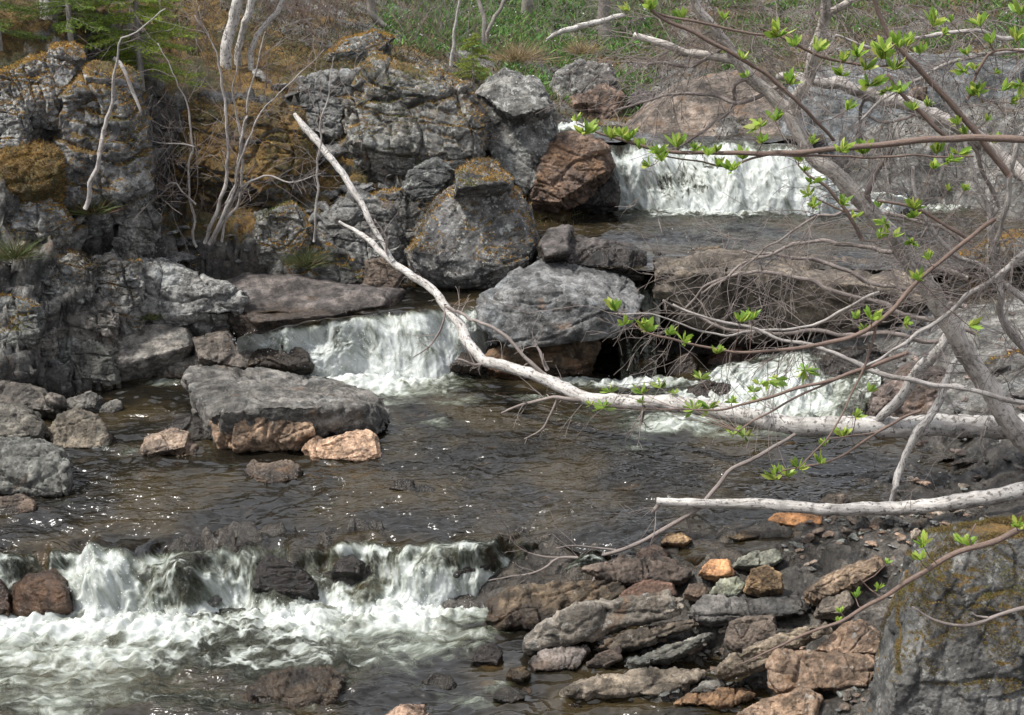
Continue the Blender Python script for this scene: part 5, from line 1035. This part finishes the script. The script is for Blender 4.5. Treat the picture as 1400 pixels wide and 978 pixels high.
# E: thin lichened stems on the right edge
tE = empty("bush", tuple(P(1440, 560, 10.6)), "tangle of thin grey stems along the right edge above the leaning trunk", "bush")
stems = [[(1440, 500, 10.4, 8), (1395, 468, 10.4, 8), (1372, 430, 10.4, 7.5), (1365, 380, 10.4, 7), (1358, 330, 10.4, 6), (1350, 280, 10.4, 5.5), (1335, 250, 10.4, 4.5), (1328, 215, 10.4, 4), (1305, 170, 10.4, 3), (1270, 110, 10.4, 2)],
         [(1440, 440, 10.8, 6), (1400, 405, 10.8, 6), (1340, 365, 10.8, 5), (1300, 345, 10.8, 4.5), (1270, 310, 10.8, 4.5), (1255, 275, 10.8, 4), (1248, 228, 10.8, 3)],
         [(1440, 300, 10.2, 6), (1395, 350, 10.2, 6), (1330, 400, 10.1, 5), (1240, 470, 10.1, 3.5), (1180, 500, 10, 2)],
         [(1440, 120, 9.8, 5), (1395, 190, 9.8, 5), (1380, 270, 9.9, 5), (1360, 330, 10, 4)], [(1450, 30, 10, 4), (1380, 50, 10, 4), (1290, 45, 10, 3.5), (1200, 65, 10, 3), (1140, 50, 10, 2)],
         [(1440, 70, 10.1, 4), (1340, 75, 10.1, 4), (1260, 105, 10.1, 3), (1180, 165, 10.1, 2)], [(1440, 555, 10.6, 4), (1380, 545, 10.6, 5), (1280, 525, 10.7, 5), (1210, 512, 10.7, 5), (1130, 480, 10.8, 4), (1040, 455, 10.9, 3), (920, 418, 11, 2)],
         [(1200, 400, 11, 2.6), (1100, 445, 11, 2.6), (1010, 460, 11, 2.2), (960, 452, 11, 1.8), (890, 430, 11, 1.2), (840, 430, 11, .8)]]
mb = MB()
for i, l in enumerate(stems):
    q, r_ = path(l, .05, .03, i); mb.tube(q, r_ * .72, 8, .6)
part("stems", mb.build("stems", PALEB), tE)
mb = MB()
for i, l in enumerate(stems):
    q, r_ = path(l, .05, .03, i); twigs_along(mb, q, r_ * .6, 19 if i < 6 else 11, (.25, 1.0), rd, 2, .15, (-.3, 0, .1), .05, 1, kids=(2, 5), rmax=.004)
part("twigs", mb.build("twigs", TWIG), tE)
# F: the drooping twig curtain over the slab
tF = empty("bush", tuple(P(1300, 420, 12.2)), "curtain of fine drooping grey twigs hanging over the long flat slab", "bush")
mb = MB()
for l in ([(1330, 450, 12.2, 4), (1240, 430, 12.2, 4), (1150, 400, 12.3, 3.5), (1060, 370, 12.4, 3), (980, 385, 12.5, 2), (930, 430, 12.5, 1.2)], [(1320, 380, 12.2, 4), (1230, 350, 12.2, 3.5), (1130, 330, 12.3, 3), (1040, 350, 12.4, 2.4), (960, 400, 12.4, 1.4)],
          [(1330, 470, 12, 4), (1230, 460, 12, 3.6), (1130, 455, 12.1, 3.2), (1050, 455, 12.2, 2.8), (970, 440, 12.3, 2.4), (908, 410, 12.3, 1.6)], [(1330, 330, 12, 3.5), (1250, 300, 12, 3), (1160, 290, 12, 2.4), (1090, 310, 12, 1.8), (1010, 370, 12, 1)],
          [(1320, 420, 12.6, 4), (1200, 385, 12.6, 3.2), (1120, 360, 12.6, 3), (1010, 340, 12.6, 1.6)]):
    q, r_ = path(l, .05, .05); mb.tube(q, r_, 6, .4); twigs_along(mb, q, r_, 11, (.25, .9), rd, 2, .55, (-.4, 0, -.15), .05, 1, kids=(2, 4), rmax=.0045)
part("twigs", mb.build("twigs", TWIG), tF)
# thicket top right
tG = empty("bush", tuple(P(1300, 60, 22)), "grey leafless thicket crowning the blue-grey bedrock wall", "bush")
mb = MB()
for i in range(22):
    px = rd.uniform(1020, 1420); Yv = rd.uniform(21.5, 24.5); x_ = (px - 700) / F * Yv; b_ = (x_, Yv, gh(x_, Yv))
    grow(mb, b_, (rd.gauss(-.2, .6), rd.gauss(0, .3), 1), rd.uniform(.8, 2.0), rd.uniform(.006, .016), 3, rd, 0, .4, (2, 4), minr=.003)
part("stems", mb.build("stems", TWIG), tG)
# brown brush left of it
tG2 = empty("bush", tuple(P(920, 100, 24)), "brown bare brush hanging over the bedrock hump beyond the far fall", "bush")
mb = MB()
for i in range(34):
    px = rd.uniform(850, 1060); Yv = rd.uniform(23.3, 26); x_ = (px - 700) / F * Yv; b_ = (x_, Yv, gh(x_, Yv))
    grow(mb, b_, (rd.gauss(-.2, .8), rd.gauss(-.2, .3), .8), rd.uniform(.5, 1.4), rd.uniform(.004, .01), 3, rd, .6, .4, (2, 4), minr=.0025)
part("stems", mb.build("stems", RTWIG), tG2)

# rowan branches with opening leaves: (branch polyline), [leaf pixels]
def rowan(label, lines, leafpx, Yl, mat=RTWIG, tw=0, size=.085):
    t = empty("leafing_branch", tuple(P(*lines[0][0][:3])), label, "branch")
    mb = MB(); paths = []
    for l in lines: 
        q, r_ = path(l, .04, .015); mb.tube(q, r_, 7, .25); paths.append(q)
        if tw: twigs_along(mb, q, r_, tw, (.1, .35), rd, 1, .3, kids=(1, 2), rmax=.003)
    acc = newacc(); allq = np.concatenate(paths)
    for (lx, ly) in leafpx:
        tp = P(lx, ly + 6, Yl + rd.uniform(-.12, .12)); k = np.argmin(((allq - tp) ** 2).sum(1)); b0 = allq[k]
        mid = (b0 + tp) / 2 + np.array([0, 0, -.015]); mb.tube([b0, mid, tp], [.0028, .0026, .003], 4)
        leafburst(acc, tp, tp - mid + np.array([0, 0, .03]), size * 1.15 * rd.uniform(.55, 1.2), rd, LG)
    part("stem", mb.build("stem", mat), t); leaves_part(acc, t); return t
rowan("long level leafing branch crossing in front of the far fall", [[(1440, 193, 8.6, 5), (1400, 190, 8.6, 5), (1300, 191, 8.6, 4.6), (1200, 199, 8.6, 4), (1100, 208, 8.6, 3.4), (1000, 211, 8.6, 3), (920, 208, 8.6, 2.6), (850, 190, 8.6, 2), (815, 182, 8.6, 1.4), (790, 170, 8.6, .9)],
      [(1100, 207, 8.6, 2), (1040, 214, 8.6, 1.6), (1000, 228, 8.6, 1.4), (960, 224, 8.6, 1.2), (905, 212, 8.6, 1)], [(1000, 211, 8.6, 2), (1090, 213, 8.6, 1.6), (1200, 214, 8.7, 1.5), (1330, 214, 8.7, 1.2)]],
      [(788, 160), (800, 178), (812, 170), (836, 184), (850, 180), (858, 188), (875, 198), (900, 205), (905, 215), (925, 196), (888, 222), (950, 200), (968, 207), (980, 202), (982, 222), (1000, 228), (1015, 212), (1040, 168), (1042, 190), (1150, 202), (1180, 205), (1360, 190), (1310, 205), (1300, 215)], 8.55)
rowan("drooping leafing twig in front of the trunk fork, upper right", [[(850, -20, 8.2, 1.8), (900, 20, 8.2, 2.4), (960, 52, 8.2, 2.8), (1010, 80, 8.2, 2.8), (1060, 112, 8.2, 2.6), (1100, 145, 8.2, 2.4), (1140, 195, 8.3, 2.2)], [(1040, 40, 8.2, 1.2), (1090, 62, 8.2, 2), (1140, 82, 8.2, 2), (1200, 88, 8.2, 1.6), (1235, 85, 8.2, 1)], [(900, 18, 8.2, 1.6), (990, 40, 8.2, 1.8), (1050, 50, 8.2, 1.6)]],
      [(932, 20), (890, 8), (860, 10), (990, 22), (1015, 75), (1022, 100), (1062, 45), (1087, 58), (1118, 65), (1152, 78), (1173, 72), (1183, 90), (1205, 75), (1222, 90), (1188, 112), (1213, 118), (1150, 98), (1080, 110), (1158, 145), (1040, 165), (1210, 65), (1230, 60)], 8.15)
rowan("steep dark leafing stem rising left through the right-hand thicket", [[(1380, 240, 9, 4.5), (1310, 152, 9, 4.2), (1270, 110, 9, 3.8), (1235, 72, 9, 3.4), (1210, 40, 9, 3), (1190, -20, 9, 2.4)], [(1300, 190, 8.9, 3), (1260, 155, 8.9, 3), (1225, 120, 8.9, 2.6), (1215, 100, 8.9, 1.8)], [(1320, 135, 9, 2), (1350, 75, 9, 2), (1400, 70, 9, 1.6)]],
      [(1228, 122), (1248, 145), (1267, 140), (1258, 68), (1240, 58), (1323, 70), (1318, 92), (1332, 90), (1327, 125), (1335, 122), (1310, 165), (1320, 180), (1290, 42), (1340, 30), (1355, 55), (1390, 50), (1348, 160), (1370, 118), (1382, 135), (1360, 95), (1300, 25), (1395, 15), (1275, 30), (1395, 110)], 8.95)
rowan("leafing twigs hanging over the trunk beside the far fall's right end", [[(1180, 330, 9.6, 3), (1160, 290, 9.6, 2.6), (1130, 255, 9.6, 2.2), (1105, 240, 9.6, 1.6), (1090, 225, 9.6, 1.2)], [(1160, 290, 9.6, 1.4), (1110, 270, 9.6, 1.2), (1112, 285, 9.6, 1)], [(1330, 330, 9.6, 2.6), (1260, 290, 9.6, 2.2), (1200, 275, 9.6, 1.6)]],
      [(1092, 215), (1100, 228), (1110, 245), (1105, 262), (1113, 278), (1152, 275), (1168, 292), (1202, 278), (1210, 300), (1250, 280), (1276, 225), (1280, 205), (1296, 255), (1318, 255), (1222, 318), (1248, 325), (1200, 320), (1250, 292), (1060, 160), (1110, 192)], 9.55)
rowan("long slanting leafing twig below the slab, tip near the trickle", [[(1360, 300, 9.2, 3), (1270, 370, 9.2, 3), (1200, 440, 9.2, 3.2), (1130, 470, 9.2, 3), (1050, 480, 9.2, 2.2), (985, 480, 9.2, 1.8), (900, 460, 9.2, 1.6), (870, 445, 9.2, 1.2), (846, 428, 9.2, .8)], [(1200, 440, 9.2, 2), (1180, 510, 9.2, 1.6), (1130, 600, 9.1, 1.2), (1090, 640, 9.1, .9)]],
      [(842, 420), (853, 438), (874, 438), (884, 448), (915, 452), (935, 462), (980, 478), (1012, 435), (1028, 432), (1172, 430), (1182, 450), (1192, 432), (1235, 437), (1050, 515), (1062, 512), (1100, 500), (1170, 565), (1188, 530), (1325, 440), (1270, 350), (1255, 378)], 9.15)
rowan("leafing shoots rising from the horizontal birch over the pool", [[(1240, 480, 10, 3), (1150, 515, 10, 2.6), (1060, 540, 10, 2.2), (990, 560, 10, 1.6), (940, 560, 10, 1)], [(1150, 515, 10, 1.6), (1060, 560, 10, 1.5), (1010, 590, 10, 1)]],
      [(833, 530), (877, 532), (903, 525), (923, 532), (877, 545), (948, 555), (970, 552), (1000, 545), (1003, 588), (1018, 590), (1030, 530), (1038, 520), (1035, 542), (808, 547), (825, 553), (958, 512)], 12.6, size=.10)
rowan("hanging leafy twig below the horizontal birch near the shallows", [[(1260, 560, 9.4, 2), (1200, 590, 9.4, 2), (1150, 625, 9.4, 1.6), (1100, 638, 9.4, 1.4), (1068, 645, 9.4, 1)], [(1200, 590, 9.4, 1.2), (1130, 600, 9.4, 1)]],
      [(1062, 640), (1075, 645), (1092, 635), (1128, 605), (1122, 628), (1152, 592), (1060, 650), (1170, 565)], 9.35)
rowan("bare-based leafing branch sweeping down in front of the corner boulder", [[(1440, 705, 6.4, 5), (1380, 730, 6.4, 4.6), (1310, 755, 6.4, 4.2), (1260, 785, 6.4, 3.8), (1200, 820, 6.4, 3.2), (1150, 850, 6.4, 2.6), (1100, 870, 6.4, 2), (1010, 910, 6.4, 1)], [(1330, 750, 6.4, 1.8), (1325, 735, 6.4, 1.5), (1335, 715, 6.4, 1)], [(1205, 815, 6.4, 1.2), (1190, 805, 6.4, 1), (1175, 790, 6.4, .8)]],
      [(1262, 740), (1258, 760), (1318, 738), (1326, 742), (1212, 765), (1170, 812), (1150, 832), (1145, 845), (1200, 800), (1390, 715)], 6.38, size=.055)
rowan("thin curved bare twig over the moss of the corner boulder", [[(1440, 820, 6.3, 3.4), (1380, 838, 6.3, 3), (1320, 855, 6.3, 2.6), (1280, 848, 6.3, 2), (1250, 830, 6.3, 1.2)], [(1350, 845, 6.3, 1.8), (1335, 842, 6.3, 1.4), (1330, 838, 6.3, 1)]], [], 6.3, TWIG)

# ------------------------------------------------------------------ left bank: shrub, birches, spruces, sapling
tS = empty("shrub", tuple(P(268, 335, 16.9)), "multi-stemmed grey leafless shrub on the left slope", "shrub")
mb = MB(); mt = MB()
for l in ([(270, 340, 16.9, 3), (262, 290, 16.8, 2.8), (258, 230, 16.8, 2.4), (262, 165, 16.8, 2), (245, 120, 16.8, 1.4), (215, 60, 16.8, .8)], [(280, 335, 16.9, 4.5), (300, 280, 16.8, 4.2), (312, 220, 16.8, 3.8), (308, 150, 16.8, 3), (298, 80, 16.8, 2), (270, 20, 16.8, 1)],
          [(285, 335, 16.9, 4.5), (310, 290, 16.8, 4), (325, 230, 16.8, 3.5), (335, 170, 16.8, 3), (345, 110, 16.8, 2), (365, 40, 16.8, 1)], [(290, 330, 16.9, 3.5), (325, 270, 16.9, 3), (330, 200, 16.9, 2.4), (320, 130, 16.9, 1.8), (330, 60, 16.9, 1)],
          [(300, 330, 16.9, 3), (325, 260, 16.8, 2.8), (360, 240, 16.7, 2.2), (400, 250, 16.6, 1.6), (440, 235, 16.6, .8)], [(310, 280, 16.8, 2.4), (350, 170, 16.7, 1.8), (400, 110, 16.6, 1.2), (440, 70, 16.6, .7)], [(268, 280, 16.8, 2), (240, 250, 16.7, 1.6), (225, 255, 16.7, 1)], [(262, 200, 16.8, 2), (230, 195, 16.7, 1.4), (205, 190, 16.7, .8)],
          [(430, 330, 16.5, 3), (432, 260, 16.5, 2.6), (436, 190, 16.5, 2.2), (450, 120, 16.5, 1.6), (455, 80, 16.5, .8)]):
    q, r_ = path(l, .06, .04); r_ = r_ * .62; mb.tube(q, r_, 6, .3); twigs_along(mt, q, r_, 13, (.2, .9), rd, 2, .0, (0, 0, .25), .15, 1, kids=(1, 3), rmax=.004)
part("stems", mb.build("stems", PALEB), tS); part("twigs", mt.build("twigs", TWIG), tS)
def thin_tree(name, label, lines, mat, cat="tree", tw=8, twl=(.2, .7), up=.2, mat2=TWIG, grp=None):
    t = empty(name, tuple(P(*lines[0][0][:3])), label, cat, grp); mb = MB(); mt = MB()
    for l in lines:
        q, r_ = path(l, .08, .04); q = np.concatenate([(q[0] - (0.02, 0, .6))[None], q]) if cat == 'tree' else q; r_ = np.r_[r_[0] * 1.25, r_] if cat == 'tree' else r_; mb.tube(q, r_, 9, .3)
        if tw: twigs_along(mt, q, r_, tw, twl, rd, 2, 0, (0, 0, up), .15, 1, kids=(1, 3), rmax=.006)
    part("trunk", mb.build("trunk", mat), t)
    if tw: part("twigs", mt.build("twigs", mat2), t)
thin_tree("birch_tree", "white birch trunk, left and thicker of the pair leaning right on the crest", [[(306, 72, 19.9, 7.5), (315, 35, 19.9, 7), (328, -5, 19.9, 6.5), (350, -90, 19.9, 7), (370, -250, 19.9, 5), (390, -420, 19.9, 2)]], BIRCH)
thin_tree("birch_tree", "thinner white birch trunk right beside the thicker one on the crest", [[(323, 70, 20.1, 4.2), (335, 30, 20.1, 4.2), (345, -5, 20.1, 5), (375, -90, 20.1, 4), (420, -250, 20.1, 2)]], BIRCH)
thin_tree("birch_tree", "slim white birch slanting strongly right of the birch pair", [[(343, 70, 20.0, 3.5), (360, 40, 20.0, 3.5), (388, 0, 20.0, 3.3), (430, -70, 20.0, 3), (500, -200, 20, 2)]], BIRCH)
thin_tree("tree", "stubby pale trunk foot among moss at the top left", [[(65, 18, 18.1, 10), (62, -20, 18.2, 9), (60, -120, 18.3, 8), (70, -300, 18.3, 5)]], BIRCH, tw=3)
thin_tree("tree", "grey trunk foot left of the birch pair at the top edge", [[(281, 24, 22.6, 8), (279, -20, 22.6, 8), (276, -160, 22.6, 6), (270, -350, 22.6, 3)]], BACKB)
thin_tree("tree", "smooth grey trunk in the green grass at the top centre", [[(723, 32, 29.8, 8), (723, -20, 29.8, 7.5), (726, -150, 29.8, 7), (735, -400, 29.8, 3)]], BACKB)
thin_tree("tree", "brown trunk with fallen wood at its foot, top centre right", [[(826, 42, 28.2, 9), (826, 5, 28.2, 8), (818, -60, 28.2, 7), (810, -400, 28.2, 3)]], BACKB)
thin_tree("tree", "thin white sapling on the bank behind the crest", [[(619, 86, 22.7, 2), (622, 40, 22.7, 1.8), (628, 0, 22.7, 1.5), (622, -80, 22.7, 1)]], BIRCH, tw=10)
thin_tree("tree", "crooked grey stem bending over the crest behind the moss", [[(566, 60, 24.5, 3), (530, 38, 24.5, 4), (510, 20, 24.5, 5), (505, -20, 24.5, 5), (500, -120, 24.5, 3)]], BACKB, tw=12)
thin_tree("tree", "forked crooked stem in the grass right of the white sapling", [[(660, 52, 25.5, 3), (662, 20, 25.6, 3), (650, -20, 25.7, 2.5), (640, -120, 25.7, 2)], [(664, 45, 25.5, 2.6), (685, 10, 25.6, 2.6), (700, -20, 25.7, 2)]], BACKB, tw=10)
thin_tree("fallen_log", "bare pale fallen log lying on the far bank beside the brown trunk", [[(745, 55, 26.3, 1.5), (785, 38, 26.6, 4), (815, 32, 26.8, 4), (852, 20, 27.0, 3)]], BIRCH, cat="log", tw=0)
thin_tree("dead_stem", "dead grey stick leaning against the big grey cliff face", [[(116, 285, 15.7, 3.2), (132, 220, 15.7, 3), (150, 150, 15.8, 2.4), (156, 105, 15.8, 1.8), (170, 55, 15.8, 1.2), (225, 15, 15.8, .6)]], PALEB, cat="stick", tw=5, twl=(.1, .4))
thin_tree("dead_stem", "twisted bare root hanging down the right side of the big cliff face", [[(155, 80, 16.0, 2.6), (172, 100, 15.95, 2.6), (184, 135, 15.9, 2.2), (192, 158, 15.9, 1)]], PALEB, cat="root", tw=4, twl=(.05, .2))
# bare brush on the crest and behind
def brush(label, n, px0, px1, Y0, Y1, L, mat, up=.2, sp=.5, name="bush"):
    xm = (px0 + px1) / 2; Ym = (Y0 + Y1) / 2; x_ = (xm - 700) / F * Ym
    t = empty(name, (x_, Ym, gh(x_, Ym)), label, "bush"); mb = MB()
    for _ in range(n):
        Yv = rd.uniform(Y0, Y1); x_ = (rd.uniform(px0, px1) - 700) / F * Yv
        grow(mb, (x_, Yv, gh(x_, Yv)), (rd.gauss(0, sp), rd.gauss(0, .3), 1), rd.uniform(*L), rd.uniform(.004, .009), 2, rd, 0, .35, (2, 4), minr=.0025, up=up)
    part("stems", mb.build("stems", mat), t)
brush("brown bare brush left of the crest boulder", 60, 370, 470, 21.5, 24, (.4, 1.1), RTWIG)
brush("dark bare bushes in the gloom behind the crest", 60, 470, 640, 24, 28, (.5, 1.5), BACKB, sp=.7)
brush("bare twiggy bush between the two top-centre trunks", 30, 740, 850, 27, 30, (.5, 1.4), BACKB)
brush("sparse bare bush at the top left above the cliff", 40, 60, 300, 17.8, 20.5, (.3, .9), TWIG)
brush("bare reddish scrub on the slope right of the big cliff face", 45, 190, 420, 17.6, 19.5, (.25, .7), RTWIG)
brush("brown tangled scrub in the middle of the far bank", 60, 560, 760, 22.8, 26.5, (.25, .8), RTWIG, sp=.8)
brush("low dark scrub above the bedrock hump", 60, 850, 1050, 25.5, 29, (.4, 1.2), RTWIG, sp=.8)
brush("dark twiggy undergrowth at the top right edge", 60, 1080, 1400, 23.5, 27, (.4, 1.3), RTWIG, sp=.8)
# spruces
def spruce(label, base, H, Rr, n, cols, name="spruce_tree", zlow=.12, lean=(0, 0)):
    t = empty(name, tuple(base), label, "tree"); base = np.array(base, float); mb = MB(); top = base + [lean[0], lean[1], H]
    mb.tube([base, (base + top) / 2, top], [Rr * .045, Rr * .03, .004], 7); lv = []; dr = []; LL = []
    for i in range(n):
        f = zlow + (1 - zlow) * (i + rd.random()) / n; o_ = base + (top - base) * f; a = rd.uniform(0, 6.28); Lb = Rr * (1 - f) ** .8 * rd.uniform(.7, 1.1) + .05
        d = np.array([math.cos(a), math.sin(a), .05]); pts = [o_]
        for k in range(8): d = d + [0, 0, -.07 if k < 5 else .08]; pts.append(pts[-1] + d / np.linalg.norm(d) * Lb / 8)
        mb.tube(pts, np.linspace(.008, .002, 9), 4)
        for k in range(1, 9):
            for s in (-1, 1):
                for _ in range(2):
                    sd_ = np.array([-math.sin(a), math.cos(a), 0]) * s; q0 = pts[k]; ln = Lb * .38 * (1.15 - k / 9) + .04; dd = d * [.9, .9, 0] + sd_ * rd.uniform(.5, 1.1) + [0, 0, rd.uniform(-.35, .05)]; dd /= np.linalg.norm(dd)
                    m = max(3, int(ln / .018)); tt = np.linspace(0, 1, m)[:, None]; c_ = q0 + dd * ln * tt
                    for rep in range(2): lv.append(c_); dr.append(np.tile(dd, (m, 1)))
    b_ = np.concatenate(lv); dv = np.concatenate(dr); nd = dv * .9 + rng.normal(size=b_.shape) * .55; nn = len(b_)
    part("trunk", mb.build("trunk", BACKB), t)
    s = np.cross(nd, rng.normal(size=nd.shape)); s /= np.linalg.norm(s, axis=1)[:, None]; nd /= np.linalg.norm(nd, axis=1)[:, None]
    L = rng.uniform(.02, .045, (nn, 1)); v = np.stack([b_ - s * .004, b_ + s * .004, b_ + nd * L], 1).reshape(-1, 3); me = mesh("needles", v, np.arange(nn * 3).reshape(-1, 3), TUFT, False)
    cattr(me, "tint", np.repeat(pal(nn, cols, .25), 3, axis=0)); part("needles", me, t)
YG = [(.17, .26, .03), (.24, .33, .04), (.11, .19, .03), (.34, .36, .05)]
def gb(px, Yv): x_ = (px - 700) / F * Yv; return (x_, Yv, gh(x_, Yv) - .03)
spruce("yellow-green spruce whose boughs hang over the cliff, top left", gb(200, 18.3), 2.4, 1.0, 95, YG)
spruce("darker spruce bough clump at the top edge left of the yellow-green spruce", gb(110, 17.9), 2.0, .85, 70, [(.08, .14, .025), (.13, .20, .03), (.18, .24, .03)])
spruce("small green spruce in the top left corner", gb(15, 17.5), 1.5, .65, 50, [(.09, .14, .025), (.14, .20, .03)])
spruce("tiny yellowish spruce seedling at the edge of the far grass", gb(648, 22.0), .75, .38, 26, [(.20, .24, .03), (.14, .18, .03)], zlow=.05)
